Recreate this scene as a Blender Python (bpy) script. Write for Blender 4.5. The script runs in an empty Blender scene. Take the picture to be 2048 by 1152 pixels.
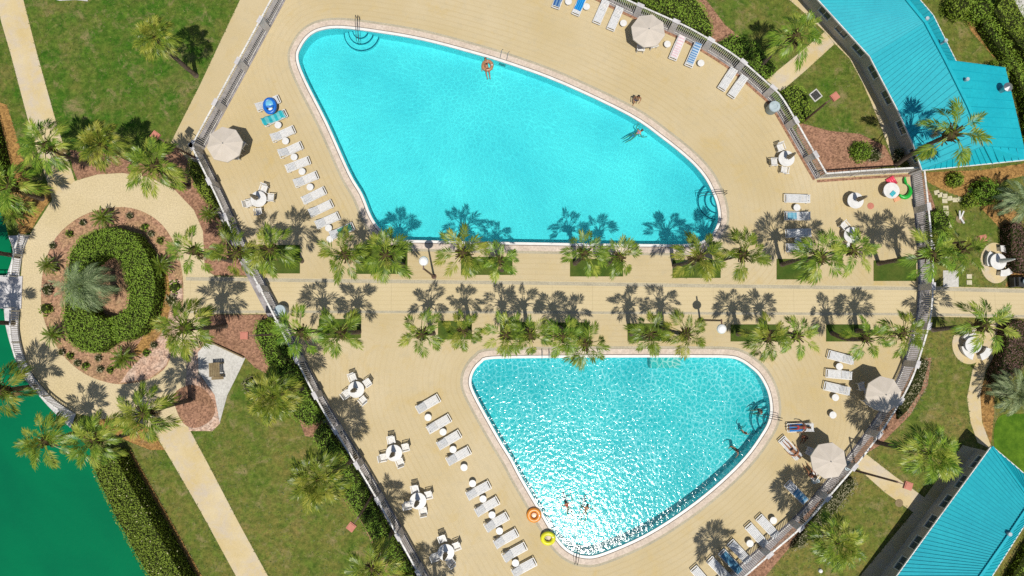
import bpy, math, random
from mathutils import Vector, Matrix
from mathutils.geometry import delaunay_2d_cdt

SC = bpy.context.scene
COL = SC.collection
R = math.radians
rnd = random.Random(7)

# ------------------------------------------------------------------ camera
F, H = 1385.0, 53.3
TILT = math.atan(84.0 / F)
CT, ST = math.cos(TILT), math.sin(TILT)


def P(px, py, z=0.0):
    """point of the photograph -> place in the world at height z"""
    x = (px - 1024.0) / F
    y = -(py - 576.0) / F
    s = (H - z) / (CT - y * ST)
    return Vector((x * s, (y * CT + ST) * s, z))


def PL(pts, z=0.0):
    return [P(a, b, z) for a, b in pts]


cam_d = bpy.data.cameras.new('camera')
cam_d.sensor_width = 36.0
cam_d.lens = 36.0 * F / 2048.0
cam_d.clip_end = 2000.0
cam = bpy.data.objects.new('camera', cam_d)
cam.location = (0, 0, H)
cam.rotation_euler = (TILT, 0, 0)
COL.objects.link(cam)
SC.camera = cam

# ------------------------------------------------------------------ light
ELEV = R(70.5)
SUNV = Vector((0.15, -0.99, 0.0)).normalized() * math.cos(ELEV) + Vector((0, 0, math.sin(ELEV)))
w = bpy.data.worlds.new('World')
SC.world = w
w.use_nodes = True
nt = w.node_tree
bg = nt.nodes['Background']
sky = nt.nodes.new('ShaderNodeTexSky')
sky.sky_type = 'NISHITA'
sky.sun_disc = False
sky.sun_elevation = ELEV
sky.sun_rotation = math.atan2(SUNV.x, SUNV.y)
nt.links.new(sky.outputs[0], bg.inputs[0])
bg.inputs[1].default_value = 0.074
sl = bpy.data.lights.new('sun', 'SUN')
sl.energy = 4.2
sl.angle = R(0.55)
sl.color = (1.0, 0.955, 0.87)
so = bpy.data.objects.new('sun', sl)
so.rotation_euler = (-SUNV).to_track_quat('-Z', 'Y').to_euler()
so.location = (0, 0, 80)
COL.objects.link(so)
SC.view_settings.view_transform = 'Standard'
SC.view_settings.look = 'None'
SC.view_settings.exposure = 0.0
SC.view_settings.gamma = 1.0
SC.cycles.max_bounces = 8
SC.cycles.transparent_max_bounces = 12
SC.cycles.use_denoising = False


# ------------------------------------------------------------------ materials
def newmat(name):
    m = bpy.data.materials.new(name)
    m.use_nodes = True
    n = m.node_tree
    n.nodes.clear()
    out = n.nodes.new('ShaderNodeOutputMaterial')
    return m, n, out


def N(n, kind, **kw):
    o = n.nodes.new(kind)
    for k, v in kw.items():
        setattr(o, k, v)
    return o


def noise(n, co, scale, detail=4.0, rough=0.55, dist=0.0):
    t = N(n, 'ShaderNodeTexNoise')
    t.inputs['Scale'].default_value = scale
    t.inputs['Detail'].default_value = detail
    t.inputs['Roughness'].default_value = rough
    t.inputs['Distortion'].default_value = dist
    n.links.new(co, t.inputs['Vector'])
    return t.outputs['Fac']


def ramp(n, fac, a, b):
    r = N(n, 'ShaderNodeMapRange')
    r.inputs['From Min'].default_value = a
    r.inputs['From Max'].default_value = b
    n.links.new(fac, r.inputs['Value'])
    return r.outputs['Result']


def mixc(n, fac, a, b, mode='MIX'):
    m = N(n, 'ShaderNodeMix', data_type='RGBA', blend_type=mode)
    if isinstance(fac, (int, float)):
        m.inputs['Factor'].default_value = fac
    else:
        n.links.new(fac, m.inputs['Factor'])
    for s, v in ((6, a), (7, b)):
        if isinstance(v, (tuple, list)):
            m.inputs[s].default_value = (*v[:3], 1)
        else:
            n.links.new(v, m.inputs[s])
    return m.outputs[2]


def mathn(n, op, a, b=None):
    m = N(n, 'ShaderNodeMath', operation=op)
    for i, v in enumerate((a, b)):
        if v is None:
            continue
        if isinstance(v, (int, float)):
            m.inputs[i].default_value = v
        else:
            n.links.new(v, m.inputs[i])
    return m.outputs[0]


def pos(n, obj=False):
    if obj:
        return N(n, 'ShaderNodeTexCoord').outputs['Object']
    return N(n, 'ShaderNodeNewGeometry').outputs['Position']


def principled(n, out, col, rough=0.7, spec=0.3, metal=0.0):
    p = N(n, 'ShaderNodeBsdfPrincipled')
    if isinstance(col, (tuple, list)):
        p.inputs['Base Color'].default_value = (*col[:3], 1)
    else:
        n.links.new(col, p.inputs['Base Color'])
    p.inputs['Roughness'].default_value = rough
    p.inputs['Specular IOR Level'].default_value = spec
    p.inputs['Metallic'].default_value = metal
    n.links.new(p.outputs[0], out.inputs['Surface'])
    return p


def bump(n, p, h, strength, dist=0.05):
    b = N(n, 'ShaderNodeBump')
    b.inputs['Strength'].default_value = strength
    b.inputs['Distance'].default_value = dist
    n.links.new(h, b.inputs['Height'])
    n.links.new(b.outputs[0], p.inputs['Normal'])


def plain(name, c1, c2=None, scale=3.0, rough=0.6, spec=0.3, obj=False, bmp=0.0, metal=0.0, lo=0.35, hi=0.65, fine=None):
    """a colour with a second tone mottled in, and small relief"""
    m, n, out = newmat(name)
    co = pos(n, obj)
    c2 = c2 or tuple(v * 0.86 for v in c1)
    f = noise(n, co, scale)
    col = mixc(n, ramp(n, f, lo, hi), c1, c2)
    if fine:
        f2 = noise(n, co, fine, 3)
        col = mixc(n, ramp(n, f2, 0.25, 0.75), mixc(n, 1.0, col, (0.78, 0.78, 0.78), 'MULTIPLY'), mixc(n, 1.0, col, (1.18, 1.18, 1.18), 'MULTIPLY'))
    p = principled(n, out, col, rough, spec, metal)
    if bmp:
        bump(n, p, noise(n, co, fine or scale * 6, 3), bmp, 0.03)
    return m


def m_lawn():
    m, n, out = newmat('lawn grass')
    co = pos(n)
    big = noise(n, co, 0.09, 5, 0.6)
    mid = noise(n, co, 0.55, 6, 0.68, 0.4)
    fine = noise(n, co, 9.0, 6, 0.75)
    blade = noise(n, co, 30.0, 3, 0.7)
    sep = N(n, 'ShaderNodeSeparateXYZ')
    n.links.new(co, sep.inputs[0])
    # lusher to the north west, drier to the south and east
    lush = mathn(n, 'ADD', mathn(n, 'MULTIPLY', sep.outputs[1], 0.0055), mathn(n, 'MULTIPLY', sep.outputs[0], -0.0035))
    mm = mathn(n, 'ADD', mathn(n, 'ADD', mathn(n, 'MULTIPLY', ramp(n, big, 0.3, 0.7), 0.45), mathn(n, 'MULTIPLY', ramp(n, mid, 0.3, 0.7), 0.5)), lush)
    col = mixc(n, ramp(n, mm, 0.15, 0.85), (0.185, 0.16, 0.042), (0.045, 0.120, 0.010))
    dry = noise(n, co, 0.33, 6, 0.72)
    col = mixc(n, mathn(n, 'MULTIPLY', ramp(n, dry, 0.50, 0.72), 0.7), col, (0.225, 0.165, 0.065))
    col = mixc(n, ramp(n, noise(n, co, 1.5, 5, 0.7), 0.48, 0.75), col, (0.120, 0.185, 0.026))
    blot = noise(n, co, 2.6, 5, 0.7)
    col = mixc(n, ramp(n, blot, 0.36, 0.62), mixc(n, 1.0, col, (0.60, 0.68, 0.62), 'MULTIPLY'), mixc(n, 1.0, col, (1.26, 1.16, 1.25), 'MULTIPLY'))
    worn = noise(n, co, 0.8, 6, 0.75, 0.5)
    col = mixc(n, mathn(n, 'MULTIPLY', ramp(n, worn, 0.53, 0.68), 0.8), col, (0.26, 0.205, 0.10))
    col = mixc(n, ramp(n, fine, 0.25, 0.75), mixc(n, 1.0, col, (0.55, 0.6, 0.52), 'MULTIPLY'), mixc(n, 1.0, col, (1.45, 1.4, 1.4), 'MULTIPLY'))
    col = mixc(n, ramp(n, blade, 0.3, 0.7), mixc(n, 1.0, col, (0.82, 0.82, 0.82), 'MULTIPLY'), mixc(n, 1.0, col, (1.16, 1.16, 1.16), 'MULTIPLY'))
    p = principled(n, out, col, 0.9, 0.1)
    bump(n, p, fine, 0.7, 0.06)
    return m


def m_deck():
    m, n, out = newmat('yellow deck paving')
    co = pos(n)
    at = N(n, 'ShaderNodeAttribute', attribute_name='edge_dist')
    d = at.outputs['Fac']
    wob = mathn(n, 'MULTIPLY', noise(n, co, 0.7, 2), 0.10)
    d2 = mathn(n, 'ADD', d, wob)
    fr = mathn(n, 'FRACT', mathn(n, 'MULTIPLY', d2, 1.0 / 0.42))
    line = mathn(n, 'ABSOLUTE', mathn(n, 'SUBTRACT', fr, 0.5))
    fade = ramp(n, noise(n, co, 0.16, 4), 0.38, 0.62)
    lf = mathn(n, 'MULTIPLY', ramp(n, line, 0.32, 0.5), mathn(n, 'ADD', 0.25, mathn(n, 'MULTIPLY', fade, 0.6)))
    big = noise(n, co, 0.12, 5, 0.6)
    col = mixc(n, ramp(n, big, 0.36, 0.64), (0.54, 0.445, 0.28), (0.485, 0.385, 0.21))
    # rust and leaf stains
    st = noise(n, co, 0.45, 6, 0.7, 0.6)
    col = mixc(n, mathn(n, 'MULTIPLY', ramp(n, st, 0.54, 0.74), 0.6), col, (0.50, 0.36, 0.13))
    st2 = noise(n, co, 1.4, 6, 0.7, 0.3)
    col = mixc(n, mathn(n, 'MULTIPLY', ramp(n, st2, 0.52, 0.72), 0.45), col, (0.42, 0.36, 0.24))
    col = mixc(n, mathn(n, 'MULTIPLY', lf, 0.5), col, (0.42, 0.32, 0.16))
    f = noise(n, co, 14.0, 4, 0.7)
    col = mixc(n, ramp(n, f, 0.2, 0.8), mixc(n, 1.0, col, (0.89, 0.89, 0.88), 'MULTIPLY'), mixc(n, 1.0, col, (1.08, 1.08, 1.08), 'MULTIPLY'))
    p = principled(n, out, col, 0.85, 0.2)
    bump(n, p, f, 0.15, 0.02)
    return m


def m_walk():
    m, n, out = newmat('boulevard paving')
    co = pos(n)
    sep = N(n, 'ShaderNodeSeparateXYZ')
    n.links.new(co, sep.inputs[0])
    wob = mathn(n, 'MULTIPLY', noise(n, co, 0.5, 2), 0.06)
    fr = mathn(n, 'FRACT', mathn(n, 'MULTIPLY', mathn(n, 'ADD', sep.outputs[1], wob), 1 / 0.33))
    line = mathn(n, 'ABSOLUTE', mathn(n, 'SUBTRACT', fr, 0.5))
    fx = mathn(n, 'FRACT', mathn(n, 'MULTIPLY', sep.outputs[0], 1 / 3.1))
    lx = mathn(n, 'ABSOLUTE', mathn(n, 'SUBTRACT', fx, 0.5))
    big = noise(n, co, 0.2, 5, 0.6)
    col = mixc(n, ramp(n, big, 0.3, 0.7), (0.575, 0.475, 0.295), (0.535, 0.435, 0.25))
    col = mixc(n, mathn(n, 'MULTIPLY', ramp(n, line, 0.36, 0.5), 0.30), col, (0.40, 0.31, 0.16))
    col = mixc(n, mathn(n, 'MULTIPLY', ramp(n, lx, 0.488, 0.5), 0.5), col, (0.36, 0.29, 0.17))
    st = noise(n, co, 0.9, 6, 0.7, 0.5)
    col = mixc(n, mathn(n, 'MULTIPLY', ramp(n, st, 0.58, 0.8), 0.4), col, (0.45, 0.34, 0.15))
    f = noise(n, co, 12.0, 4, 0.7)
    col = mixc(n, ramp(n, f, 0.2, 0.8), mixc(n, 1.0, col, (0.9, 0.9, 0.9), 'MULTIPLY'), mixc(n, 1.0, col, (1.07, 1.07, 1.07), 'MULTIPLY'))
    principled(n, out, col, 0.85, 0.2)
    return m


def m_path():
    m, n, out = newmat('weathered concrete path')
    co = pos(n)
    col = mixc(n, ramp(n, noise(n, co, 0.3, 5, 0.62), 0.35, 0.65), (0.60, 0.50, 0.32), (0.53, 0.41, 0.20))
    col = mixc(n, mathn(n, 'MULTIPLY', ramp(n, noise(n, co, 0.7, 6, 0.72, 0.4), 0.45, 0.65), 0.75), col, (0.50, 0.435, 0.36))
    f = noise(n, co, 10.0, 5, 0.75)
    col = mixc(n, ramp(n, f, 0.2, 0.8), mixc(n, 1.0, col, (0.86, 0.86, 0.86), 'MULTIPLY'), mixc(n, 1.0, col, (1.1, 1.1, 1.1), 'MULTIPLY'))
    p = principled(n, out, col, 0.9, 0.15)
    bump(n, p, f, 0.15, 0.02)
    return m


def m_mulch(name, c1, c2, c3):
    m, n, out = newmat(name)
    co = pos(n)
    v = N(n, 'ShaderNodeTexVoronoi')
    v.inputs['Scale'].default_value = 9.0
    n.links.new(co, v.inputs['Vector'])
    sp = N(n, 'ShaderNodeSeparateColor')
    n.links.new(v.outputs['Color'], sp.inputs[0])
    col = mixc(n, ramp(n, noise(n, co, 0.5, 6, 0.7), 0.35, 0.65), c1, c2)
    col = mixc(n, ramp(n, noise(n, co, 0.35, 5, 0.7, 0.5), 0.62, 0.82), col, c3)
    col = mixc(n, sp.outputs[0], mixc(n, 1.0, col, (0.62, 0.6, 0.6), 'MULTIPLY'), mixc(n, 1.0, col, (1.38, 1.38, 1.36), 'MULTIPLY'))
    p = principled(n, out, col, 0.95, 0.1)
    bump(n, p, v.outputs['Distance'], 0.8, 0.05)
    return m


def m_leaf(name, c1, c2, rough=0.45, trans=0.25, tone=0.5):
    """foliage: a tone per leaf and per plant, some light let through"""
    m, n, out = newmat(name)
    g = N(n, 'ShaderNodeNewGeometry')
    oi = N(n, 'ShaderNodeObjectInfo')
    col = mixc(n, g.outputs['Random Per Island'], c1, c2)
    hv = N(n, 'ShaderNodeHueSaturation')
    hv.inputs['Saturation'].default_value = 1.0
    n.links.new(col, hv.inputs['Color'])
    n.links.new(mathn(n, 'ADD', 1.0 - tone * 0.5, mathn(n, 'MULTIPLY', oi.outputs['Random'], tone)), hv.inputs['Value'])
    n.links.new(mathn(n, 'ADD', 0.485, mathn(n, 'MULTIPLY', oi.outputs['Random'], 0.03)), hv.inputs['Hue'])
    col = hv.outputs[0]
    p = N(n, 'ShaderNodeBsdfPrincipled')
    n.links.new(col, p.inputs['Base Color'])
    p.inputs['Roughness'].default_value = rough
    p.inputs['Specular IOR Level'].default_value = 0.35
    t = N(n, 'ShaderNodeBsdfTranslucent')
    n.links.new(mixc(n, 1.0, col, (1.15, 1.2, 0.6), 'MULTIPLY'), t.inputs['Color'])
    mx = N(n, 'ShaderNodeMixShader')
    mx.inputs[0].default_value = trans
    n.links.new(p.outputs[0], mx.inputs[1])
    n.links.new(t.outputs[0], mx.inputs[2])
    n.links.new(mx.outputs[0], out.inputs['Surface'])
    return m


def m_pool(name, tint, caus, cscale, slope, white=0.2, wave=2.6, rough=0.08):
    """water: tinted, with a Fresnel mirror of waves; a net of caustic sunlight is painted into the tint it lets through"""
    m, n, out = newmat(name)
    co = pos(n)
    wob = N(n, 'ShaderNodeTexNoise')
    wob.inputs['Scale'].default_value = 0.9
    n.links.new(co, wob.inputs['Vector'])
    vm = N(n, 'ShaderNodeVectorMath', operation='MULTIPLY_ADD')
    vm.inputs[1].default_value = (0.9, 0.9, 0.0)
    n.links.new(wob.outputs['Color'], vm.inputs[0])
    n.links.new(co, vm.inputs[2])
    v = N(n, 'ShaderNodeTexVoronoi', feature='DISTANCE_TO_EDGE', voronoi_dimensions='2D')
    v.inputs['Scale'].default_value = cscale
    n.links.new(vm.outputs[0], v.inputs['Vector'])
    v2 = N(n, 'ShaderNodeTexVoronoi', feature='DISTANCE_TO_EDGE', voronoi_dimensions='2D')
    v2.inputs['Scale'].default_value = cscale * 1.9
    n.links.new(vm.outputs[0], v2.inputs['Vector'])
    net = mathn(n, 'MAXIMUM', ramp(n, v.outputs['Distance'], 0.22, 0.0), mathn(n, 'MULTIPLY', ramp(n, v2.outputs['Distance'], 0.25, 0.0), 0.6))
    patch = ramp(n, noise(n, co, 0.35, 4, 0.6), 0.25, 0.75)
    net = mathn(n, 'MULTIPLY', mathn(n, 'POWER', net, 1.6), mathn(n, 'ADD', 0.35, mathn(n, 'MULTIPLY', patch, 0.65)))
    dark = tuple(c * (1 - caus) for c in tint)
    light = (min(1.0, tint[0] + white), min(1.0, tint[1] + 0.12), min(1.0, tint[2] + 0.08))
    col = mixc(n, net, dark, light)  # bright caustic lines painted as a cell pattern in the transparency colour
    tr = N(n, 'ShaderNodeBsdfTransparent')
    n.links.new(col, tr.inputs['Color'])
    gl = N(n, 'ShaderNodeBsdfGlossy')
    gl.inputs['Roughness'].default_value = rough
    b = N(n, 'ShaderNodeBump')
    b.inputs['Strength'].default_value = 1.0
    b.inputs['Distance'].default_value = slope
    h1 = noise(n, co, wave, 3, 0.55, 0.4)
    n.links.new(h1, b.inputs['Height'])
    n.links.new(b.outputs[0], gl.inputs['Normal'])
    fr = N(n, 'ShaderNodeFresnel')
    fr.inputs['IOR'].default_value = 1.33
    n.links.new(b.outputs[0], fr.inputs['Normal'])
    mx = N(n, 'ShaderNodeMixShader')
    n.links.new(fr.outputs[0], mx.inputs[0])
    n.links.new(tr.outputs[0], mx.inputs[1])
    n.links.new(gl.outputs[0], mx.inputs[2])
    n.links.new(mx.outputs[0], out.inputs['Surface'])
    return m


def m_lake():
    m, n, out = newmat('green lake water')
    co = pos(n)
    col = mixc(n, ramp(n, noise(n, co, 0.09, 5, 0.62, 0.6), 0.36, 0.64), (0.001, 0.158, 0.060), (0.001, 0.120, 0.051))
    p = principled(n, out, col, 0.12, 0.5)
    p.inputs['IOR'].default_value = 1.33
    bump(n, p, noise(n, co, 2.6, 5, 0.65), 0.6, 0.04)
    return m


def m_roof():
    m, n, out = newmat('turquoise painted metal')
    co = pos(n)
    col = mixc(n, ramp(n, noise(n, co, 0.35, 5, 0.6), 0.3, 0.7), (0.014, 0.43, 0.50), (0.008, 0.355, 0.44))
    f = noise(n, co, 4.0, 6, 0.78, 0.5)
    col = mixc(n, ramp(n, f, 0.3, 0.72), mixc(n, 1.0, col, (0.80, 0.84, 0.85), 'MULTIPLY'), mixc(n, 1.0, col, (1.1, 1.07, 1.07), 'MULTIPLY'))
    principled(n, out, col, 0.55, 0.25)
    return m


M = {}
M['lawn'] = m_lawn()
M['deck'] = m_deck()
M['walk'] = m_walk()
M['path'] = m_path()
M['ringpath'] = plain('tan roundabout paving', (0.57, 0.47, 0.295), (0.53, 0.43, 0.25), 0.25, 0.85, 0.2, fine=10)
M['mulch'] = m_mulch('red bark mulch', (0.32, 0.175, 0.115), (0.25, 0.14, 0.085), (0.42, 0.31, 0.22))
M['bedmulch'] = m_mulch('sun bleached bed mulch', (0.36, 0.20, 0.135), (0.34, 0.225, 0.12), (0.36, 0.27, 0.16))
M['sandbed'] = m_mulch('pale sand and bark', (0.52, 0.40, 0.32), (0.42, 0.25, 0.17), (0.56, 0.50, 0.46))
M['straw'] = m_mulch('pine straw', (0.33, 0.19, 0.065), (0.26, 0.145, 0.05), (0.34, 0.23, 0.12))
M['turf'] = plain('clipped turf', (0.045, 0.085, 0.012), (0.085, 0.11, 0.02), 0.8, 0.9, 0.1, fine=10, bmp=0.5)
M['band'] = plain('grey paving band', (0.44, 0.39, 0.28), (0.37, 0.33, 0.24), 0.8, 0.85, 0.2, fine=9)
M['coping'] = plain('beige pool coping', (0.60, 0.50, 0.41), (0.53, 0.43, 0.34), 0.9, 0.7, 0.3, fine=7)
M['tile'] = plain('white pool edge tile', (0.74, 0.72, 0.68), (0.66, 0.64, 0.60), 2, 0.5, 0.4)
M['groove'] = plain('dark overflow slot', (0.10, 0.07, 0.06), None, 3, 0.8)
M['basin'] = plain('pool plaster', (0.60, 0.79, 0.81), (0.41, 0.64, 0.70), 0.13, 0.6, 0.2)
M['stepline'] = plain('blue step edge tile', (0.02, 0.12, 0.19), None, 3, 0.5)
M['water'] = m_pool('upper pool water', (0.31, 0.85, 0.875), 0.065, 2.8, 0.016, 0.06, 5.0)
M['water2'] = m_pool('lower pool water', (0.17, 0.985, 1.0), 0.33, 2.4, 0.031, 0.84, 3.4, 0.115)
M['lake'] = m_lake()
M['roof'] = m_roof()
M['seam'] = plain('turquoise roof seam', (0.007, 0.35, 0.425), (0.007, 0.31, 0.39), 1.0, 0.5, 0.25)
M['concrete'] = plain('pale concrete', (0.56, 0.54, 0.50), (0.47, 0.45, 0.41), 0.7, 0.85, 0.2, fine=8)
M['stone'] = plain('stepping stone', (0.58, 0.53, 0.38), (0.5, 0.45, 0.3), 2, 0.85, 0.2, fine=9)
M['white'] = plain('white resin', (0.70, 0.69, 0.67), (0.60, 0.59, 0.57), 2.5, 0.45, 0.4, obj=True)
M['sling'] = plain('white sling fabric', (0.68, 0.68, 0.68), (0.56, 0.57, 0.58), 4, 0.7, 0.2, obj=True, fine=20)
M['fencew'] = plain('white painted metal', (0.72, 0.71, 0.68), (0.55, 0.53, 0.50), 1.2, 0.5, 0.4)
M['stucco'] = plain('white stucco', (0.60, 0.58, 0.58), (0.48, 0.46, 0.46), 1.2, 0.85, 0.2, fine=9)
M['kerb'] = plain('grey lavender kerb', (0.36, 0.33, 0.33), (0.22, 0.20, 0.20), 1.6, 0.85, 0.2, fine=7)
M['canvas'] = plain('beige canvas', (0.575, 0.51, 0.44), (0.52, 0.46, 0.39), 1.5, 0.85, 0.15, obj=True)
M['tan'] = plain('tan canvas', (0.33, 0.28, 0.20), (0.24, 0.20, 0.15), 5, 0.85, 0.15, obj=True)
M['steel'] = plain('brushed steel', (0.45, 0.46, 0.47), (0.35, 0.36, 0.37), 3, 0.3, 0.5, metal=0.8)
M['brownmetal'] = plain('brown painted pole', (0.12, 0.065, 0.045), (0.09, 0.05, 0.035), 2, 0.5, 0.3)
M['rust'] = plain('faded red lamp housing', (0.52, 0.20, 0.14), (0.44, 0.16, 0.11), 2, 0.6, 0.3)
M['lampwhite'] = plain('white lamp shade', (0.8, 0.8, 0.79), None, 3, 0.35, 0.4)
M['bin'] = plain('blue grey bin', (0.24, 0.31, 0.34), (0.18, 0.24, 0.27), 3, 0.4, 0.4)
M['binlid'] = plain('pale bin lid', (0.42, 0.50, 0.53), (0.33, 0.4, 0.43), 3, 0.35, 0.4)
M['dark'] = plain('dark metal', (0.035, 0.035, 0.035), None, 3, 0.6)
M['wood'] = plain('weathered wood', (0.26, 0.20, 0.11), (0.19, 0.14, 0.075), 3, 0.8, 0.2, fine=14)
M['wall'] = plain('cream wall', (0.52, 0.48, 0.42), (0.45, 0.42, 0.36), 0.8, 0.85, 0.2)
M['glass'] = plain('window glass', (0.05, 0.08, 0.09), (0.08, 0.11, 0.12), 0.6, 0.08, 0.6)
M['frame'] = plain('grey window frame', (0.62, 0.64, 0.64), None, 2, 0.5, 0.3)
M['bark'] = plain('grey palm trunk', (0.16, 0.125, 0.095), (0.10, 0.075, 0.055), 6, 0.9, 0.1, obj=True, fine=16, bmp=0.6)
M['boot'] = plain('brown leaf boots', (0.10, 0.075, 0.03), (0.055, 0.04, 0.018), 8, 0.9, 0.1, obj=True)
M['frond'] = m_leaf('sabal frond', (0.042, 0.105, 0.006), (0.255, 0.335, 0.036), 0.38, 0.22, 0.35)
M['frondy'] = m_leaf('yellowed sabal frond', (0.14, 0.20, 0.015), (0.44, 0.45, 0.075), 0.42, 0.25, 0.25)
M['silver'] = m_leaf('silver palm frond', (0.065, 0.12, 0.04), (0.36, 0.44, 0.22), 0.5, 0.15, 0.2)
M['sago'] = m_leaf('sago frond', (0.06, 0.115, 0.010), (0.19, 0.245, 0.025), 0.35, 0.2, 0.3)
M['deadfrond'] = m_leaf('dry frond', (0.22, 0.15, 0.06), (0.33, 0.24, 0.11), 0.7, 0.1, 0.2)
M['hedge'] = m_leaf('hedge leaves', (0.125, 0.22, 0.012), (0.25, 0.365, 0.036), 0.7, 0.15, 0.25)
M['hedgey'] = m_leaf('bright shrub leaves', (0.12, 0.215, 0.012), (0.32, 0.42, 0.045), 0.7, 0.2, 0.25)
M['hedgep'] = m_leaf('purple shrub leaves', (0.085, 0.035, 0.035), (0.18, 0.085, 0.075), 0.55, 0.1, 0.2)
M['hedgeg'] = m_leaf('grey shrub leaves', (0.20, 0.185, 0.10), (0.34, 0.30, 0.19), 0.6, 0.1, 0.2)
M['hedgein'] = plain('hedge wood', (0.022, 0.03, 0.008), (0.035, 0.04, 0.012), 3, 0.95, 0.05)
M['blossom'] = plain('cream blossoms', (0.6, 0.55, 0.3), None, 3, 0.7)
M['tuft'] = m_leaf('grass blades', (0.04, 0.075, 0.008), (0.19, 0.20, 0.045), 0.6, 0.1, 0.0)
M['cover'] = plain('bright ground cover', (0.05, 0.115, 0.008), (0.10, 0.185, 0.014), 1.3, 0.9, 0.1, fine=11, bmp=0.6)


# ------------------------------------------------------------------ mesh helpers
class MB:
    """collects vertices and faces, links them as ONE mesh object"""

    def __init__(s):
        s.v, s.f, s.m = [], [], []

    def add(s, vs, fs, mi=0, mat=None):
        k = len(s.v)
        if mat is not None:
            vs = [mat @ Vector(v) for v in vs]
        s.v.extend([tuple(v) for v in vs])
        s.f.extend([tuple(i + k for i in f) for f in fs])
        s.m.extend([mi] * len(fs))
        return s

    def box(s, c, d, rz=0.0, mi=0, mat=None):
        hx, hy, hz = d[0] / 2, d[1] / 2, d[2] / 2
        ca, sa = math.cos(rz), math.sin(rz)
        vs = []
        for z in (-hz, hz):
            for x, y in ((-hx, -hy), (hx, -hy), (hx, hy), (-hx, hy)):
                vs.append((c[0] + x * ca - y * sa, c[1] + x * sa + y * ca, c[2] + z))
        return s.add(vs, [(3, 2, 1, 0), (4, 5, 6, 7), (0, 1, 5, 4), (1, 2, 6, 5), (2, 3, 7, 6), (3, 0, 4, 7)], mi, mat)

    def beam(s, a, b, wd, ht, mi=0, up=Vector((0, 0, 1))):
        a, b = Vector(a), Vector(b)
        t = (b - a).normalized()
        sd = t.cross(up)
        if sd.length < 1e-4:
            sd = t.cross(Vector((1, 0, 0)))
        sd.normalize()
        u = sd.cross(t)
        vs = []
        for p in (a, b):
            for x, y in ((-1, -1), (1, -1), (1, 1), (-1, 1)):
                vs.append(p + sd * x * wd / 2 + u * y * ht / 2)
        return s.add(vs, [(3, 2, 1, 0), (4, 5, 6, 7), (0, 1, 5, 4), (1, 2, 6, 5), (2, 3, 7, 6), (3, 0, 4, 7)], mi)

    def tube(s, pts, rads, n=8, mi=0, cap=True):
        pts = [Vector(p) for p in pts]
        if isinstance(rads, (int, float)):
            rads = [rads] * len(pts)
        vs, fs = [], []
        for i, p in enumerate(pts):
            t = (pts[min(i + 1, len(pts) - 1)] - pts[max(i - 1, 0)]).normalized()
            a = t.cross(Vector((0, 0, 1)))
            if a.length < 1e-3:
                a = t.cross(Vector((0, 1, 0)))
            a.normalize()
            b = t.cross(a)
            for k in range(n):
                g = 2 * math.pi * k / n
                vs.append(p + (a * math.cos(g) + b * math.sin(g)) * rads[i])
        for i in range(len(pts) - 1):
            for k in range(n):
                fs.append((i * n + k, i * n + (k + 1) % n, (i + 1) * n + (k + 1) % n, (i + 1) * n + k))
        if cap:
            fs.append(tuple(range(n)))
            fs.append(tuple(range((len(pts) - 1) * n, len(pts) * n))[::-1])
        return s.add(vs, fs, mi)

    def lathe(s, prof, n=16, c=(0, 0, 0), mi=0, cap=True):
        vs, fs = [], []
        for r, z in prof:
            for k in range(n):
                g = 2 * math.pi * k / n
                vs.append((c[0] + r * math.cos(g), c[1] + r * math.sin(g), c[2] + z))
        for i in range(len(prof) - 1):
            for k in range(n):
                fs.append((i * n + k, i * n + (k + 1) % n, (i + 1) * n + (k + 1) % n, (i + 1) * n + k))
        if cap:
            fs.append(tuple(range(n))[::-1])
            fs.append(tuple(range((len(prof) - 1) * n, len(prof) * n)))
        return s.add(vs, fs, mi)

    def torus(s, Rr, r, n=28, k=10, c=(0, 0, 0), mi=0, sx=1.0, sy=1.0):
        vs, fs = [], []
        for i in range(n):
            a = 2 * math.pi * i / n
            for j in range(k):
                b = 2 * math.pi * j / k
                q = Rr + r * math.cos(b)
                vs.append((c[0] + q * math.cos(a) * sx, c[1] + q * math.sin(a) * sy, c[2] + r * math.sin(b)))
        for i in range(n):
            for j in range(k):
                fs.append((i * k + j, ((i + 1) % n) * k + j, ((i + 1) % n) * k + (j + 1) % k, i * k + (j + 1) % k))
        return s.add(vs, fs, mi)

    def prism(s, poly, z0, z1, mi=0):
        n = len(poly)
        if sum(poly[i - 1][0] * poly[i][1] - poly[i][0] * poly[i - 1][1] for i in range(n)) < 0:
            poly = list(poly)[::-1]
        vs = [(p[0], p[1], z0) for p in poly] + [(p[0], p[1], z1) for p in poly]
        fs = [(i, (i + 1) % n, n + (i + 1) % n, n + i) for i in range(n)]
        fs += [tuple(range(n))[::-1], tuple(range(n, 2 * n))]
        return s.add(vs, fs, mi)

    def mesh(s, name, mats, smooth=False):
        me = bpy.data.meshes.new(name)
        me.from_pydata(s.v, [], s.f)
        mats = mats if isinstance(mats, (list, tuple)) else [mats]
        for m in mats:
            me.materials.append(m)
        if len(mats) > 1:
            me.polygons.foreach_set('material_index', s.m)
        if smooth:
            me.polygons.foreach_set('use_smooth', [True] * len(me.polygons))
        me.update()
        return me

    def build(s, name, mats, parent=None, loc=(0, 0, 0), rz=0.0, smooth=False):
        return link(name, s.mesh(name, mats, smooth), parent, loc, rz)


def link(name, data, parent=None, loc=(0, 0, 0), rz=0.0):
    o = bpy.data.objects.new(name, data)
    COL.objects.link(o)
    o.location = loc
    o.rotation_euler = (0, 0, rz)
    if parent is not None:
        o.parent = parent
    return o


def tag(o, label, cat, group=None):
    o['label'] = label
    o['category'] = cat
    if group:
        o['group'] = group
    return o


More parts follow.
